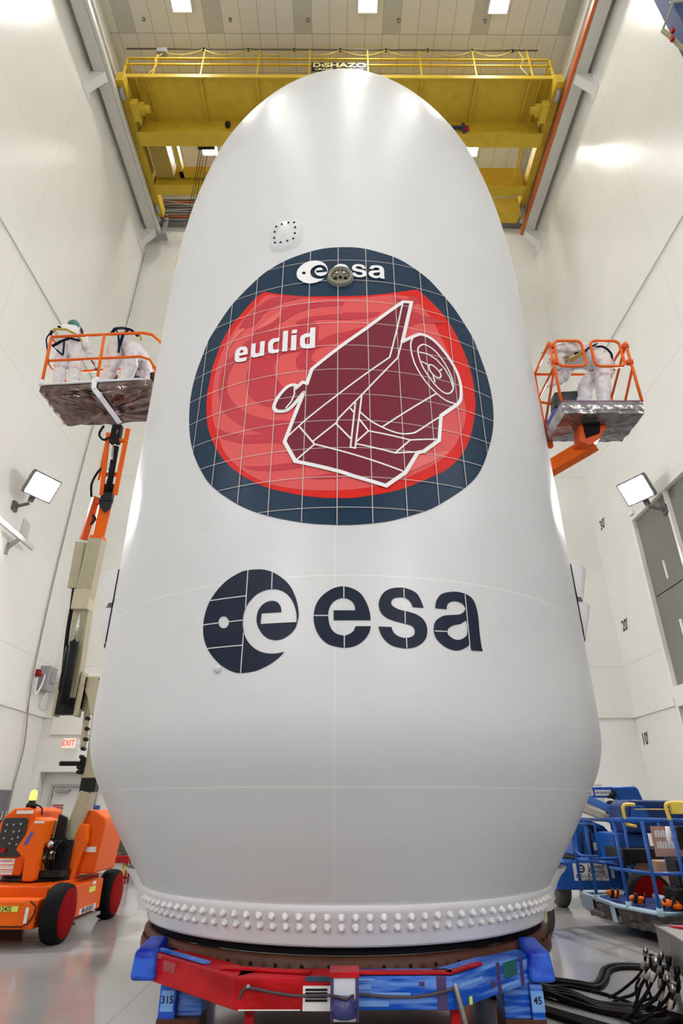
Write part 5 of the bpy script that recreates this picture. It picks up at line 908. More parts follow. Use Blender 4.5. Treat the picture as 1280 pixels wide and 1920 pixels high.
MB().prism([(3.46, 6.47), (3.70, 6.47), (3.66, 6.30), (3.46, 6.22)], (0, 6.83, 0), X, Z, Y*.03).build('head_opening', DARK, Q)
b = MB(); b.beam((3.62, 6.98, 6.22), (2.98, 7.55, 6.02), .17, .2); b.build('jib', ORANGE, Q, .008)
b = MB(); b.beam((2.98, 7.55, 6.02), (2.95, 8.35, 5.7), .17, .2); b.build('fly_boom', ORANGE, Q, .008)
b = MB(); b.beam((2.95, 8.3, 5.72), (2.3, 10.2, 2.6), .24, .26); b.build('main_boom', TAN, Q, .01)
b = MB(); b.beam((2.3, 10.25, 2.6), (2.2, 10.6, .8), .3, .3); b.build('riser', TAN, Q, .01)
MB().lathe([(0, .6), (.5, .6), (.5, .7), (0, .7)], (2.2, 10.6, 0), seg=32).build('turntable', BLKM, Q)
b = MB(); b.box(1.75, 2.65, 10.2, 11.3, .7, 1.3); b.build('hood', OR2, Q, .04)
b = MB(); b.box(1.45, 2.8, 9.95, 11.6, .25, .6); b.build('chassis', mat('beige_chassis', (.5, .45, .3), .45), Q, .02)
for x, y in ((2.9, 10.05), (2.9, 11.5), (1.35, 10.05), (1.35, 11.5)):
    sg_ = 1 if x > 2 else -1
    t_ = MB().lathe([(.1, -.11), (.26, -.115), (.30, -.09), (.305, .09), (.26, .115), (.16, .12)], (x, y, .305), 'x', 36).build('tyre', mat('tyre_grey', (.05, .05, .045), .7), Q)
    MB().lathe([(.17, .10*sg_), (.12, .13*sg_), (0, .13*sg_)], (x, y, .305), 'x', 24).build('hub', MATS['beige_chassis'], t_)
MB().prism(rrect(.34, .42, .1), (2.72, 9.72, .33), X, Z, Y*.1).build('axle_housing', MATS['beige_chassis'], Q, .02)
# things in the right basket
b = MB()
rnd = random.Random(2)
for k in range(8): x = rnd.uniform(.05, .5); b.add([fR(x, .3+rnd.uniform(0, .3), .03), fR(x+.12, .3, .05+rnd.uniform(0, .06)), fR(x+.1, .6, .05+rnd.uniform(0, .1)), fR(x-.03, .55, .09)], [(0, 1, 2, 3)])
b.hexa([fR(-.0, .3, .03), fR(.5, .3, .03), fR(.5, .66, .03), fR(-.0, .66, .03), fR(.0, .3, .10), fR(.5, .3, .09), fR(.5, .66, .10), fR(.03, .66, .14)])
tag(b.build('blue_sheet', mat('sheet_blue', (.03, .08, .5), .5, bump=.5, bscale=14), None, .01), 'crumpled blue sheet on the floor of the right lift basket', 'sheet')

# ================================================================ people
def skinned(name, joints, bones, m, parent, sub=2, root=0, disp=0):
    me = bpy.data.meshes.new(name); off = rootloc(parent)
    me.from_pydata([tuple(Vector(j[:3])-off) for j in joints], bones, []); o = bpy.data.objects.new(name, me); col.objects.link(o); o.parent = parent; me.materials.append(m)
    md = o.modifiers.new('skin', 'SKIN'); md.use_smooth_shade = True
    for i, j in enumerate(joints):
        sv = me.skin_vertices[0].data[i]; r = j[3]; sv.radius = (r, j[4] if len(j) > 4 else r); sv.use_root = (i == root)
    s_ = o.modifiers.new('sub', 'SUBSURF'); s_.levels = sub; s_.render_levels = sub
    if disp:
        tx = bpy.data.textures.get('folds') or bpy.data.textures.new('folds', 'CLOUDS'); tx.noise_scale = .075; tx.noise_depth = 2
        d_ = o.modifiers.new('folds', 'DISPLACE'); d_.texture = tx; d_.strength = disp; d_.mid_level = .5
        s2 = o.modifiers.new('sub2', 'SUBSURF'); s2.levels = 0; s2.render_levels = 0
    return o
def hand(mb, W_, D_, side_, spread=Z):
    """gloved hand: palm plus five curled fingers from wrist W_ along D_"""
    D_ = Vector(D_).normalized(); W_ = Vector(W_); A = D_.cross(spread).normalized(); B = A.cross(D_)
    mb.tube([W_, W_+D_*.04, W_+D_*.09], [.028, .038, .034], 8)
    for k, ln in enumerate((.068, .078, .072, .056)):
        o_ = W_ + D_*.088 + A*(.030-.02*k); c = -B*.02
        mb.tube([o_, o_+D_*ln*.45+c*.3, o_+D_*ln*.8+c, o_+D_*ln*.95+c*2.0], [.0095, .009, .0085, .006], 6)
    t0 = W_ + D_*.03 + A*.03; mb.tube([t0, t0+D_*.03+A*.025, t0+D_*.06+A*.028-B*.01], [.012, .011, .008], 6)
def person(label, J, loc, hood, hang=None):
    """J: dict of joints; one continuous body, clothing as children"""
    t = thing('person', label, 'person', loc)
    order = ['pelvis', 'waist', 'chest', 'neck', 'head', 'crown', 'lsh', 'lel', 'lwr', 'lha', 'rsh', 'rel', 'rwr', 'rha', 'lhip', 'lkn', 'lan', 'lto', 'rhip', 'rkn', 'ran', 'rto']
    bones = [(0, 1), (1, 2), (2, 3), (3, 4), (4, 5), (2, 6), (6, 7), (7, 8), (8, 9), (2, 10), (10, 11), (11, 12), (12, 13), (0, 14), (14, 15), (15, 16), (16, 17), (0, 18), (18, 19), (19, 20), (20, 21)]
    rb = dict(pelvis=.11, waist=.10, chest=.12, neck=.05, head=.085, crown=.07, sh=.055, el=.04, wr=.028, ha=.03, hip=.08, kn=.055, an=.035, to=.035)
    rc = dict(pelvis=.19, waist=.185, chest=.195, neck=.115, sh=.11, el=.085, wr=.055, hip=.14, kn=.115, an=.095, to=.07)
    g = lambda k: k[1:] if k[1:] in ('sh', 'el', 'wr', 'ha', 'hip', 'kn', 'an', 'to') else k
    skinned('body', [tuple(J[k]) + (rb[g(k)],) for k in order], bones, SKIN, t)
    co = [k for k in order if k not in ('head', 'crown', 'lha', 'rha')]; ix = {k: i for i, k in enumerate(co)}
    bc = [(ix[order[a]], ix[order[c]]) for a, c in bones if order[a] in ix and order[c] in ix]
    skinned('coverall', [tuple(J[k]) + (rc[g(k)],) for k in co], bc, SUIT, t, 3, 0, .075)
    H = Vector(J['head']); Cn = Vector(J['crown']); d = (Cn-H).normalized(); side_ = (Vector(J['rsh'])-Vector(J['lsh'])).normalized(); fw_ = side_.cross(d).normalized() if hood['flip'] else d.cross(side_).normalized()
    b = MB(); c0 = H + d*.035
    b.ball(c0, .118, 16, 10, (1, 1, 1)); cp_ = b.build('hair_cap' if hood['kind'] == 'cap' else 'hood', hood['mat'], t, subsurf=1)
    if hood['kind'] != 'cap':
        b = MB(); b.ball(c0 + fw_*.045 - d*.01, .088, 14, 8); b.ball(c0 + fw_*.135 - d*.012, .016, 8, 6); b.ball(c0 + fw_*.128 + side_*.035 + d*.018, .012, 8, 6); b.ball(c0 + fw_*.128 - side_*.035 + d*.018, .012, 8, 6); b.build('face', SKIN, t)
        b = MB(); b.ball(c0 + fw_*.075 - d*.055, .07, 12, 8, (1, 1, .8)); b.build('face_mask', WHITE, t)
    for s_ in 'lr':
        b = MB(); hand(b, J[s_+'wr'], Vector(J[s_+'ha'])-Vector(J[s_+'wr']), 1); b.build('glove', mat('glove_white', (.7, .68, .66), .6), t)
        a_ = Vector(J[s_+'an']); to = Vector(J[s_+'to']); b = MB(); b.tube([a_ - (to-a_)*.35 + Vector((0, 0, -.02)), a_ + Vector((0, 0, -.01)), a_*.5+to*.5, to, to+(to-a_)*.25], [.045, .062, .058, .052, .03], 10); b.build('shoe_cover', SUIT, t)
    return t
def strap(pts, w_, m, t, name='harness_strap', up=Z):
    b = MB(); P = [Vector(p) for p in pts]
    for p, q in zip(P[:-1], P[1:]): b.beam(p, q, w_, .014, up=up)
    return b.build(name, m, t)
# A: standing at the left end of the left basket, back to the camera, head bowed to the right
JA = dict(pelvis=(-5.0, 8.36, 9.12), waist=(-5.05, 8.36, 9.33), chest=(-5.11, 8.38, 9.57), neck=(-5.13, 8.42, 9.76), head=(-5.13, 8.47, 9.84), crown=(-5.11, 8.50, 9.94),
    lsh=(-5.29, 8.36, 9.64), lel=(-5.33, 8.50, 9.37), lwr=(-5.17, 8.66, 9.24), lha=(-5.07, 8.74, 9.22), rsh=(-4.95, 8.42, 9.64), rel=(-4.79, 8.46, 9.36), rwr=(-4.66, 8.58, 9.10), rha=(-4.61, 8.64, 9.02),
    lhip=(-5.09, 8.34, 9.06), lkn=(-5.06, 8.34, 8.64), lan=(-5.03, 8.36, 8.29), lto=(-4.99, 8.50, 8.24), rhip=(-4.88, 8.38, 9.06), rkn=(-4.82, 8.40, 8.64), ran=(-4.79, 8.38, 8.29), rto=(-4.75, 8.52, 8.24))
pa = person('person in white coverall and green hair cap standing in the left lift basket', JA, (-4.95, 8.38, 8.16), dict(kind='cap', mat=CAP, flip=False))
strap([(-5.33, 8.22, 9.44), (-5.24, 8.14, 9.46), (-5.04, 8.13, 9.44), (-4.90, 8.18, 9.40), (-4.82, 8.34, 9.36)], .055, YWEB, pa)
strap([(-5.36, 8.30, 9.58), (-5.32, 8.18, 9.45), (-5.31, 8.16, 9.33)], .05, NAVYW, pa); strap([(-5.18, 8.12, 9.475), (-5.12, 8.115, 9.465)], .08, NAVYW, pa, 'harness_buckle')
strap([(-5.22, 8.16, 9.06), (-5.04, 8.115, 9.15), (-4.92, 8.13, 9.23), (-4.79, 8.24, 9.27)], .05, NAVYW, pa); strap([(-5.20, 8.15, 9.06), (-5.10, 8.135, 8.95), (-4.99, 8.16, 8.86)], .05, NAVYW, pa); strap([(-5.0, 8.115, 9.15), (-4.985, 8.135, 9.0), (-4.98, 8.16, 8.86)], .03, NAVYW, pa)
MB().tube(smooth_pts([(-5.34, 8.2, 9.45), (-5.40, 8.22, 9.32), (-5.34, 8.16, 9.15), (-5.27, 8.14, 8.95), (-5.22, 8.2, 8.7)], n=5), .014, 6).build('lanyard', NAVYW, pa)
MB().ball((-4.56, 8.66, 8.94), .05, sc=(1.2, 1, .7)).tube([(-4.74, 8.5, 9.22), (-4.62, 8.6, 9.02)], .02, 6).build('tool', mat('tool_brown', (.14, .05, .05), .5), pa)
# B: bent far over, hips towards the camera
JB = dict(pelvis=(-4.0, 8.38, 9.32), waist=(-3.97, 8.54, 9.38), chest=(-3.92, 8.74, 9.30), neck=(-3.90, 8.88, 9.16), head=(-3.90, 8.92, 9.06), crown=(-3.90, 8.95, 8.96),
    lsh=(-4.06, 8.78, 9.22), lel=(-4.10, 8.80, 8.96), lwr=(-4.02, 8.80, 8.74), lha=(-3.98, 8.80, 8.64), rsh=(-3.74, 8.78, 9.24), rel=(-3.64, 8.80, 8.98), rwr=(-3.70, 8.80, 8.78), rha=(-3.74, 8.80, 8.68),
    lhip=(-4.13, 8.36, 9.22), lkn=(-4.19, 8.42, 8.74), lan=(-4.27, 8.38, 8.34), lto=(-4.25, 8.52, 8.29), rhip=(-3.86, 8.36, 9.22), rkn=(-3.83, 8.44, 8.76), ran=(-3.95, 8.38, 8.36), rto=(-3.93, 8.52, 8.31))
pb = person('person in white coverall bent far over in the left lift basket, hips up', JB, (-4.0, 8.4, 8.2), dict(kind='cap', mat=SUIT, flip=False))
strap([(-4.26, 8.26, 9.44), (-4.14, 8.14, 9.47), (-4.0, 8.12, 9.47), (-3.85, 8.14, 9.45), (-3.74, 8.26, 9.40)], .055, NAVYW, pb); strap([(-4.12, 8.13, 9.46), (-4.04, 8.115, 9.28), (-4.0, 8.15, 9.06)], .055, NAVYW, pb); strap([(-3.88, 8.13, 9.45), (-3.96, 8.115, 9.28), (-3.995, 8.15, 9.06)], .055, NAVYW, pb); strap([(-4.0, 8.15, 9.08), (-4.01, 8.2, 8.95)], .04, NAVYW, pb)
strap([(-3.80, 8.30, 9.54), (-3.75, 8.36, 9.50), (-3.72, 8.38, 9.42)], .07, YWEB, pb)
# C: bending to the left in the right basket, seen from the side
JC = dict(pelvis=(3.98, 6.93, 7.62), waist=(3.83, 6.92, 7.71), chest=(3.60, 6.90, 7.73), neck=(3.42, 6.88, 7.66), head=(3.30, 6.87, 7.58), crown=(3.22, 6.86, 7.50),
    lsh=(3.52, 6.74, 7.74), lel=(3.34, 6.70, 7.76), lwr=(3.20, 6.76, 7.70), lha=(3.13, 6.80, 7.74), rsh=(3.50, 7.04, 7.68), rel=(3.42, 7.08, 7.46), rwr=(3.30, 7.08, 7.36), rha=(3.22, 7.08, 7.34),
    lhip=(3.99, 6.84, 7.52), lkn=(3.88, 6.84, 7.18), lan=(3.84, 6.86, 6.82), lto=(3.72, 6.84, 6.74), rhip=(3.94, 7.02, 7.52), rkn=(3.68, 7.05, 7.22), ran=(3.66, 7.08, 6.86), rto=(3.54, 7.06, 6.76))
pc = person('person in white coverall and hood bending forward in the right lift basket with yellow harness', JC, (3.8, 6.95, 6.68), dict(kind='hood', mat=CAPW, flip=True))
strap([(3.50, 6.72, 7.62), (3.60, 6.66, 7.60), (3.72, 6.66, 7.70), (3.86, 6.70, 7.80)], .05, NAVYW, pc); strap([(3.40, 6.72, 7.50), (3.50, 6.69, 7.54), (3.62, 6.67, 7.63)], .10, YWEB, pc); strap([(3.84, 6.80, 7.82), (3.80, 6.76, 7.72), (3.80, 6.76, 7.6)], .03, YWEB, pc)
MB().tube(smooth_pts([(3.86, 6.80, 7.82), (4.0, 6.80, 7.84), (4.12, 6.84, 7.74), (4.12, 6.88, 7.6), (4.10, 6.85, 7.42)], n=5), .018, 6).build('lanyard', NAVYW, pc)

# ================================================================ blue lift 1: basket close by on the right
U1 = Vector((-.36, 1.70, 0)).normalized(); V1 = Vector((1.70, .36, 0)).normalized()
K = thing('lift_basket', 'blue lift basket with wrapped floor and yellow handles at the right edge', 'lift basket', (4.3, 9.6, 0))
fB = frame((4.08, 8.9, .36), U1, V1, Z); WB, DB = 1.74, .95; rb_ = .023
MB().hexa([fB(0, 0, -.03), fB(WB, 0, -.03), fB(WB, DB, -.03), fB(0, DB, -.03), fB(0, 0, .02), fB(WB, 0, .02), fB(WB, DB, .02), fB(0, DB, .02)]).build('basket_floor', DBLUE, K)
FILMD = mat('dark_static_film', (.16, .14, .14), .15, metal=.85, bump=.6, bscale=8, noise=.5, nscale=6)
filmbox(fB, WB, DB, .22, .10, 'film_wrap', FILMD, K, 12, 5, .02, .12)
MB().hexa([fB(-.2, .2, -.22), fB(0.2, .2, -.22), fB(0.2, .8, -.22), fB(-.2, .8, -.22), fB(0, .1, -.08), fB(.2, .1, -.08), fB(.2, .9, -.08), fB(0, .9, -.08)]).build('film_corner', FILMD, K, .02)
MB().tube([fB(0, 0, .02), fB(WB*.5, -.02, .0), fB(WB, 0, .05), fB(WB, DB, .05), fB(0, DB, .02)], .03, 6, True).build('tape_rim', mat('pale_blue_tape', (.32, .45, .55), .5), K)
MB().hexa([fB(WB-.30, -.03, -.12), fB(WB, -.03, -.12), fB(WB, -.02, -.12), fB(WB-.3, -.02, -.12), fB(WB-.30, -.03, .05), fB(WB, -.03, .05), fB(WB, -.02, .05), fB(WB-.3, -.02, .05)]).build('tape_patch', MATS['pale_blue_tape'], K)
MB().hexa([fB(.9, -.035, -.20), fB(1.0, -.035, -.20), fB(1.0, -.02, -.20), fB(.9, -.02, -.20), fB(.93, -.03, .02), fB(1.03, -.03, .02), fB(1.03, -.02, .02), fB(.93, -.02, .02)]).build('tape_strap', MATS['pale_blue_tape'], K)
MB().tube([fB(0, 0, 1.06), fB(WB, 0, 1.06), fB(WB, DB, 1.06), fB(0, DB, 1.06)], rb_, 8, True).build('top_rail', BLUE, K)
MB().tube([fB(-.02, DB, .45), fB(0, 0, .45), fB(WB*.52, 0, .45)], rb_, 8).tube([fB(WB*.55, 0, .50), fB(WB, 0, .50), fB(WB, DB, .50)], rb_, 8).build('mid_rail', BLUE, K)
MB().tube([fB(WB*.62, -.02, 1.0), fB(WB*.98, -.02, 1.0), fB(WB*.98, -.02, .62), fB(WB*.9, -.02, .56), fB(WB*.62, -.02, .58)], rb_*.9, 8, True).build('gate', BLUE, K)
for a, c in ((0, 0), (.62, 0), (1.35, 0), (WB, 0), (WB, DB), (.9, DB), (0, DB), (0, .45)):
    MB().tube([fB(a, c, 0), fB(a, c, 1.06)], rb_*1.05, 8).build('post', BLUE, K)
    MB().tube([fB(a, c, -.01), fB(a, c, .08)], .042, 8).build('tape_cuff', MATS['pale_blue_tape'], K)
for k, (a, c) in enumerate(((.95, .95), (.35, .95))):
    P = [fB(a, c-.1, 1.0), fB(a+.02, c-.1, 1.26), fB(a-.03, c-.08, 1.30), fB(a-.12, c+.2, 1.30), fB(a-.12, c+.24, 1.2)]
P = [(4.28, 9.85, 1.36), (4.27, 9.85, 1.56), (4.32, 9.85, 1.62), (4.46, 9.85, 1.62)]; MB().tube(smooth_pts([Vector(p) for p in P], n=3), .025, 8).tube([Vector((4.28, 9.85, 1.36)), Vector((4.42, 9.85, 1.33))], .022, 8).build('yellow_handle', YELL, K)
P = [(4.82, 9.6, 1.4), (4.80, 9.6, 1.58), (4.85, 9.6, 1.64), (5.1, 9.6, 1.64)]; MB().tube(smooth_pts([Vector(p) for p in P], n=3), .028, 8).box(4.86, 5.1, 9.56, 9.62, 1.50, 1.64).build('yellow_handle', YELL, K)
MB().tube([(4.4, 9.75, 1.56), (4.85, 9.62, 1.56)], .008, 6).build('safety_cord', YELL, K)
pq = MB().hexa([fB(.55, .86, .42), fB(.98, .86, .42), fB(.98, .88, .42), fB(.55, .88, .42), fB(.55, .86, .98), fB(.98, .86, .98), fB(.98, .88, .98), fB(.55, .88, .98)])
pq = MB(); pq.box(4.52, 4.92, 9.62, 9.64, .96, 1.34); pq = pq.build('instruction_board', mat('board_pink', (.42, .24, .2), .5), K)
b = MB(); rnd = random.Random(9)
for za in (1.2, 1.06):
    b = MB(); b.box(4.555, 4.90, 9.618, 9.62, za+.038, za+.048)
    for z0 in (za, za+.05):
        for k in range(9): b.box(4.56+.038*k, 4.585+.038*k, 9.615, 9.62, z0, z0+.035+.008*(k % 2))
    b.build('board_print', LABEL, pq)
MB().tube([(4.56, 9.2, 1.35), (4.54, 9.2, 1.2), (4.56, 9.2, 1.1)], .03, 8).build('document_tube', LABEL, K)
MB().box(4.86, 5.12, 9.5, 9.6, 1.05, 1.34).build('control_box', BLKM, K, .01); MB().box(4.93, 5.02, 9.49, 9.5, 1.2, 1.26).build('label', LABEL, K)
MB().box(4.45, 5.0, 9.1, 9.5, .4, .62).build('foot_switch_box', BLACK, K, .02); MB().box(4.62, 4.86, 9.3, 9.6, .62, .95).build('battery_box', BLKM, K, .02)
HORA = mat('harness_orange', (.72, .13, .008), .65, spec=.2, bump=.6, bscale=25)
for i, (x, y, z, d_) in enumerate(((3.98, 10.05, .47, 'at the far end'), (4.14, 9.62, .46, 'in the middle'), (4.34, 9.18, .46, 'nearest the camera'))):
    t = thing('harness_bundle', 'orange and black harness bundle in the blue basket, ' + d_, 'harness', (x, y, z-.08), 'harness bundles in the blue basket')
    b = MB(); rnd = random.Random(20+i); s0 = (.05, .07, .08)[i]
    for k in range(4 if i else 3): b.ball((x+rnd.uniform(-s0, s0), y+rnd.uniform(-s0, s0), z-.02+rnd.uniform(-.01, .03)), rnd.uniform(.04, .058), 10, 6, (1.4, .9, .75))
    b.build('webbing', HORA, t)
    for k in range(3):
        a = rnd.uniform(-s0, s0); MB().tube(smooth_pts([(x+a-.03, y-.07, z-.05), (x+a, y-.07, z+.03), (x+a+.03, y, z+.055), (x+a+.04, y+.07, z-.04)], n=3), .014, 6).build('black_strap', BLACK, t)
# ================================================================ blue lift 2: machine behind
K2 = thing('boom_lift', 'blue boom lift parked behind the blue basket with white rental labels', 'boom lift', (5.0, 12.4, 0))
b = MB(); b.box(3.80, 5.6, 12.0, 13.6, .30, .74); ck = b.build('chassis', BLUE, K2, .03)
lb = MB().box(4.12, 4.72, 11.985, 12.0, .44, .70).build('rental_label', LABEL, ck)
b = MB(); b.text('United', (4.52, 11.983, .65), X, Z, .10, .001, .02).text('Rentals', (4.52, 11.983, .58), X, Z, .10, .001, .02).text('800-UR-RENTS', (4.42, 11.983, .505), X, Z, .085, .001, .02).text('UnitedRentals.com', (4.42, 11.983, .455), X, Z, .05, .001, .01)
b.lathe([(.035, 0), (.065, 0)], (4.26, 11.982, .62), 'y', 24).box(4.2, 4.32, 11.981, 11.983, .61, .63).build('rental_lettering', mat('label_ink', (.03, .05, .12), .5), lb)
MB().box(4.78, 4.83, 11.99, 12.0, .48, .6).build('label', LABEL, ck)
for x, y in ((4.0, 12.5), (4.0, 13.5), (5.7, 12.5), (5.7, 13.5)): MB().lathe([(.05, -.12), (.25, -.12), (.30, -.08), (.30, .08), (.25, .12), (.05, .12)], (x, y, .30), 'x', 30).build('tyre', mat('tyre_grey2', (.08, .08, .075), .7), K2)
b = MB(); b.prism([(4.25, .8), (4.95, .78), (5.0, 1.05), (4.8, 1.28), (4.45, 1.42), (4.25, 1.40)], (0, 12.0, 0), X, Z, Y*1.2); b.build('turret_hood', BLUE, K2, .03)
MB().prism([(4.45, 1.36), (4.75, 1.2), (4.85, 1.02), (4.62, 1.1)], (0, 11.985, 0), X, Z, Y*.02).build('hood_opening', DARK, K2); MB().box(4.55, 4.62, 11.98, 12.0, .9, 1.02).build('label', LABEL, K2)
b = MB(); b.lathe([(0, .72), (.55, .72), (.55, .8), (0, .8)], (4.7, 12.6, 0), seg=32); b.build('turntable', BLKM, K2)
b = MB(); b.beam((4.1, 12.5, 1.84), (5.25, 12.5, 1.84), .2, .19); bb_ = b.build('upper_boom', BLUE, K2, .01)
MB().box(4.55, 4.86, 12.39, 12.4, 1.78, 1.88).build('rental_label', LABEL, bb_); MB().box(4.9, 5.2, 12.39, 12.4, 1.78, 1.88).build('rental_label', LABEL, bb_)
MB().text('Rentals', (4.70, 12.388, 1.83), X, Z, .085, .001, .015).text('800-UR-RENTS', (5.05, 12.388, 1.83), X, Z, .055, .001, .015, squeeze=.8).build('rental_lettering', INK, bb_)
b = MB(); b.prism([(5.22, 1.94), (5.68, 1.95), (5.74, 1.90), (5.86, 1.45), (5.5, 1.2), (5.3, 1.5), (5.35, 1.65)], (0, 12.38, 0), X, Z, Y*.26); b.build('elbow', BLUE, K2, .03)
b = MB(); b.lathe([(.0, -.05), (.12, -.05), (.15, 0), (.12, .05)], (5.15, 12.35, 1.55), 'y', 20).build('hose_reel', BLACK, K2)
MB().ball((5.2, 12.35, 1.78), .06).tube([(5.1, 12.33, 1.75), (5.25, 12.33, 1.8), (5.25, 12.33, 1.9)], .025, 8).build('hose', BLACK, K2)
b = MB(); b.beam((4.35, 12.0, 1.82), (5.2, 12.0, 1.45), .16, .12); b.build('lower_boom', mat('light_blue_paint', (.06, .2, .6), .35), K2, .01); MB().beam((4.3, 11.95, 1.62), (5.1, 11.95, 1.32), .14, .12).build('boom_link', mat('beige_link', (.5, .44, .36), .5), K2, .01)
b = MB(); b.prism([(4.78, 1.42), (4.84, 1.63), (4.95, 1.70), (5.9, 1.68), (6.1, 1.55), (6.15, 1.2), (4.78, 1.2)], (0, 11.0, 0), X, Z, Y*.7); hdb = b.build('engine_hood', DBLUE, K2, .04)
MB().prism([(4.86, 1.40), (4.92, 1.62), (5.12, 1.6), (5.2, 1.4)], (0, 10.97, 0), X, Z, Y*.03).build('hood_panel', BLUE, hdb, .01)
b = MB(); b.box(4.6, 5.2, 11.2, 11.9, .72, 1.2); b.build('valve_cabinet', BLUE, K2, .03)
for k in range(5): x = 4.15+.16*k; MB().tube([(x, 11.9, .78), (x+.02, 11.9, 1.2)], .02, 6).build('hose', BLACK, K2)
# third machine: wheels with red covers seen through the basket
K3 = thing('boom_lift', 'machine behind the blue basket with a red wheel cover and tan body, mostly hidden', 'boom lift', (5.1, 10.6, 0))
for x, y in ((4.72, 10.55), (5.6, 10.9)): 
    t_ = MB().lathe([(.1, .12), (.30, .12), (.34, .08), (.34, -.10), (.29, -.12)], (x, y, .36), 'y', 36).build('tyre', BLACK, K3); MB().lathe([(.29, -.115), (.15, -.13), (0, -.13)], (x, y, .36), 'y', 32).build('wheel_cover', RED, t_)
b = MB(); b.box(4.9, 6.4, 10.45, 11.6, .3, .85); b.build('chassis', mat('tan_pink', (.42, .26, .17), .5), K3, .02)
b = MB(); b.box(4.5, 6.2, 10.7, 11.4, .8, 1.0); b.build('deck', BLKM, K3, .02)
# tilted wall box
tag(MB().box(6.0, 6.75, YB-.15, YB, 1.62, 2.12).build('wall_box', mat('wall_box_grey', (.5, .49, .46), .5), None, .02), 'pale grey box on the back wall above the blue boom', 'box')
# blue boom tip hanging in at the top right corner
HB = thing('boom_lift', 'dark blue lift arm with hoses reaching in at the top right corner of the photo', 'boom lift', (7.2, 6.5, 15))
NV = mat('arm_navy', (.025, .055, .16), .5, spec=.2); pA, pB = Vector((7.30, 6.5, 20.0)), Vector((7.38, 6.5, 15.3))
b = MB(); b.beam(pA, pB, .34, .36, up=(0, 1, 0)); b.build('arm', NV, HB, .02)
d_ = (pB-pA).normalized()
for t_ in (.42, .63, .86):
    c = pA + (pB-pA)*t_; b = MB(); xx = d_.cross(Y).normalized(); b.tube([c - xx*.28 - Y*.22, c + xx*.20 - Y*.24, c + xx*.24 + Y*.2], .028, 8); b.build('hose_guide', GREY, HB)
b = MB(); c = pA + (pB-pA)*.63; xx = d_.cross(Y).normalized(); sgn_ = -1 if xx.x > 0 else 1
e1 = Vector((6.76, 6.4, 16.15)); b.tube([c + Vector((-.15, -.22, .1)), e1], .022, 6).tube(smooth_pts([e1, Vector((6.88, 6.4, 15.85)), Vector((6.98, 6.4, 15.5)), Vector((7.1, 6.35, 15.2)), Vector((7.3, 6.3, 15.0))], n=4), .045, 8); b.build('hose', mat('hose_olive', (.3, .28, .17), .5), HB)
b = MB(); b.box(6.87, 6.94, 6.3, 6.38, 15.95, 16.07).box(6.78, 6.85, 6.3, 6.38, 15.62, 15.74); b.build('red_clip', REDP, HB, .01)
b = MB(); b.box(7.2, 7.6, 6.2, 6.7, 14.85, 15.2); b.build('joint', BLKM, HB, .04)

# ================================================================ cables, connector cart
CT = thing('connector_cart', 'grey metal connector box on legs with a red tag, at the bottom right', 'cart', (3.1, 6.1, 0))
o0 = Vector((2.95, 6.6, 0)); uu = Vector((-.17, -1, 0)).normalized(); vv = Vector((1, -.17, 0)).normalized()
fC = frame(o0, uu, vv, Z); b = MB(); b.hexa([fC(0, 0, .33), fC(1.5, 0, .33), fC(1.5, .9, .33), fC(0, .9, .33), fC(0, 0, .605), fC(1.5, 0, .605), fC(1.5, .9, .605), fC(0, .9, .605)])
CSTL = mat('cart_steel', (.30, .285, .27), .35, metal=.8, bump=.15, bscale=30); cb = b.build('box', CSTL, CT, .006)
MB().tube([fC(0, 0, .61), fC(1.5, 0, .61)], .006, 6).tube([fC(0, 0, .61), fC(0, .9, .61)], .006, 6).build('edge_trim', STEEL, cb)
for a, c in ((.06, .06), (1.44, .06), (.06, .84), (1.44, .84)): q = fC(a, c, 0); MB().box(q.x-.02, q.x+.02, q.y-.02, q.y+.02, 0, .34).build('leg', CSTL, CT)
for a in (.35, .7): MB().hexa([fC(a, -.012, .42), fC(a+.02, -.012, .42), fC(a+.02, .0, .42), fC(a, .0, .42), fC(a, -.012, .55), fC(a+.02, -.012, .55), fC(a+.02, .0, .55), fC(a, .0, .55)]).build('latch', STEEL, CT)
b = MB(); b.add([fC(.12, .12, .625), fC(.14, .40, .64), fC(.22, .36, .63), fC(.25, .22, .625)], [(0, 1, 2, 3)]); tg = MB(); tg.hexa([fC(.07, .10, .608), fC(.22, .26, .608), fC(.16, .42, .608), fC(.06, .40, .608), fC(.07, .10, .618), fC(.22, .26, .63), fC(.16, .42, .64), fC(.06, .40, .62)])
tag(tg.build('red_streamer', mat('streamer_red', (.7, .02, .03), .4), None, .004), 'red streamer lying on top of the grey connector box', 'streamer')
CB = mat('cable_black', (.010, .007, .008), .5, spec=.09); TAGM = mat('cable_tag', (.48, .42, .38), .5)
def floor_cable(P, r, label, grp='black cables on the floor', nm='cable'):
    pts = [Vector((x, y, z if z else r)) for x, y, z in [(p + (0,))[:3] for p in P]]
    return tag(MB().tube(smooth_pts(pts, n=6), r, 8).build(nm, CB), label, 'cable', grp)
floor_cable([(1.6, 8.3), (2.02, 7.57), (2.36, 7.3), (2.5, 7.22), (2.66, 7.45), (2.87, 7.85), (3.1, 8.02), (3.5, 7.94), (4.6, 7.7)], .028, 'thick black cable with an S-shaped bend, farthest of the floor cables')
floor_cable([(1.62, 8.22), (2.04, 7.50), (2.36, 7.24), (2.52, 7.16), (2.70, 7.40), (2.90, 7.79), (3.12, 7.95), (3.5, 7.88), (4.6, 7.6)], .024, 'black cable running close alongside the thick S-shaped one')
floor_cable([(1.5, 7.9), (1.95, 7.30), (2.2, 7.25), (2.30, 7.22), (2.5, 7.0), (2.62, 6.75), (2.68, 6.5)], .014, 'thin black cable curving in front of the S-shaped cable toward the connectors')
rnd = random.Random(12)
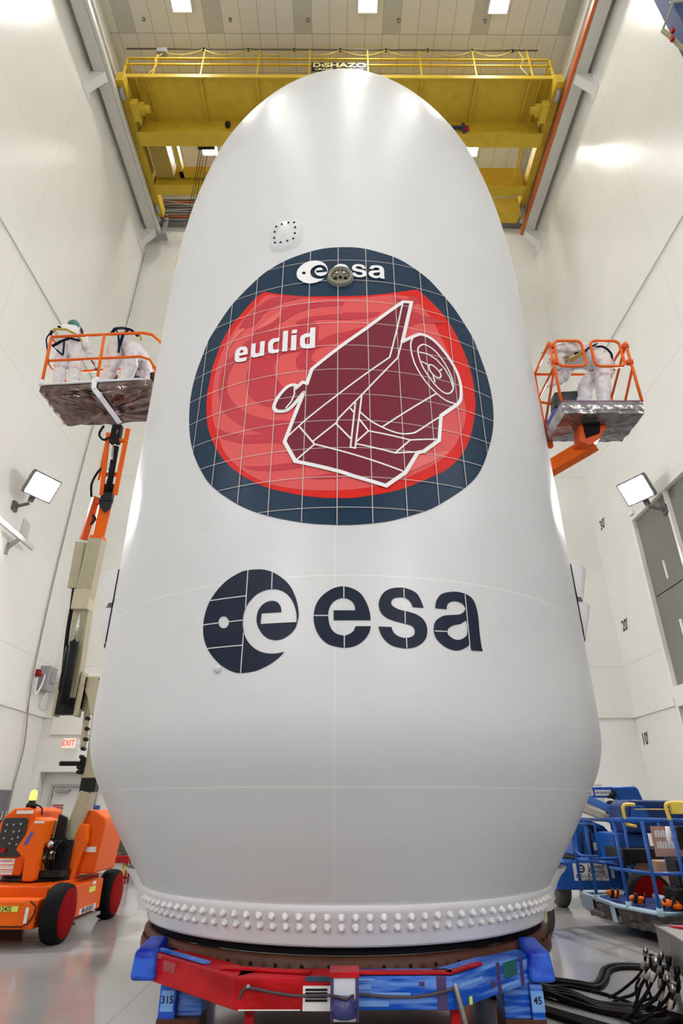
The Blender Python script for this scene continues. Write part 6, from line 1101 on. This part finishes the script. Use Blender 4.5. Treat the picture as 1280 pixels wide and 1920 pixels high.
for k in range(6):
    e = .035*k
    floor_cable([(1.3, 7.75-e*2), (1.86-e*.3, 7.20-e*1.3, .03+.03*(k % 2)), (2.12, 6.88-e*1.6, .03+.03*((k+1) % 2)), (2.32-e*.2, 6.66-e*1.5), (2.50+rnd.uniform(-.05, .05), 6.46-e*1.6, .05), (2.68, 6.40-e+rnd.uniform(-.1, .1), .04), (2.9, 6.2-e)], .024, 'black cable in the main bundle to the grey box, %s' % ('farthest of the bundle', 'second from the back', 'third from the back', 'third from the front', 'second from the front', 'nearest the camera')[k])
for k in range(4):
    e = .06*k; floor_cable([(1.4, 7.1-e), (1.68, 6.70-e), (1.88, 6.42-e*1.2), (2.08, 6.15-e*1.3), (2.4, 5.75-e), (2.9, 5.3-e)], .022, 'black cable in the bottom edge bundle right of the stand, %s' % ('its farthest', 'its second farthest', 'its second nearest', 'its nearest')[k])
for k in range(5):
    e = .07*k; floor_cable([(2.35+e*.2, 6.5, .03), (2.45, 6.28-e, .02), (2.65, 6.12-e*.8, .03+.02*k), (2.88, 6.18-e*.5, .02), (3.1, 6.35-e, .02)], .017, 'thin black cable looping under the connector ends, %s' % ('outermost loop', 'second loop', 'middle loop', 'fourth loop', 'innermost loop nearest the camera')[k])
for i, (x, y, z) in enumerate(((2.35, 6.95, .014), (2.18, 7.05, .10), (2.6, 6.42, .1))): pass
# hanging connectors
rnd = random.Random(5)
ORD = ['%s from the far corner, %s' % (n, h) for n in ('first', 'second', 'third', 'fourth', 'fifth', 'sixth', 'seventh', 'eighth') for h in ('upper one', 'lower one')]
for k in range(16):
    a = .02 + .04*k; top_ = fC(a, -.03 - rnd.uniform(0, .16), (.36 if k % 2 == 0 else .25) + rnd.uniform(-.02, .05)); dn = Vector((rnd.uniform(-.14, -.02), rnd.uniform(-.06, .1), -.16))
    mid = top_ + dn; fl = Vector((mid.x - rnd.uniform(.02, .22), mid.y + rnd.uniform(-.12, .12), .03))
    t = thing('connector_cable', 'black cable with beige tag and %s connector, %s' % ('bright steel' if k % 3 == 0 else 'black', ORD[k]), 'cable', (top_.x, top_.y, 0), 'connector cables at the grey box')
    MB().tube(smooth_pts([top_, mid, fl + Vector((0, 0, .05)), fl + Vector((-.12, .02, -.005))], n=5), .012, 8).build('lead', CB, t)
    MB().tube([top_ + Vector((.0, 0, .05)), top_ + Vector((0, 0, .02)), top_ - dn*-.1], [.024, .026, .02], 10).build('connector', STEEL if k % 3 == 0 else BLKM, t)
    MB().tube([top_ + dn*.35, top_ + dn*.75], .018, 8).build('tag_sleeve', TAGM, t)
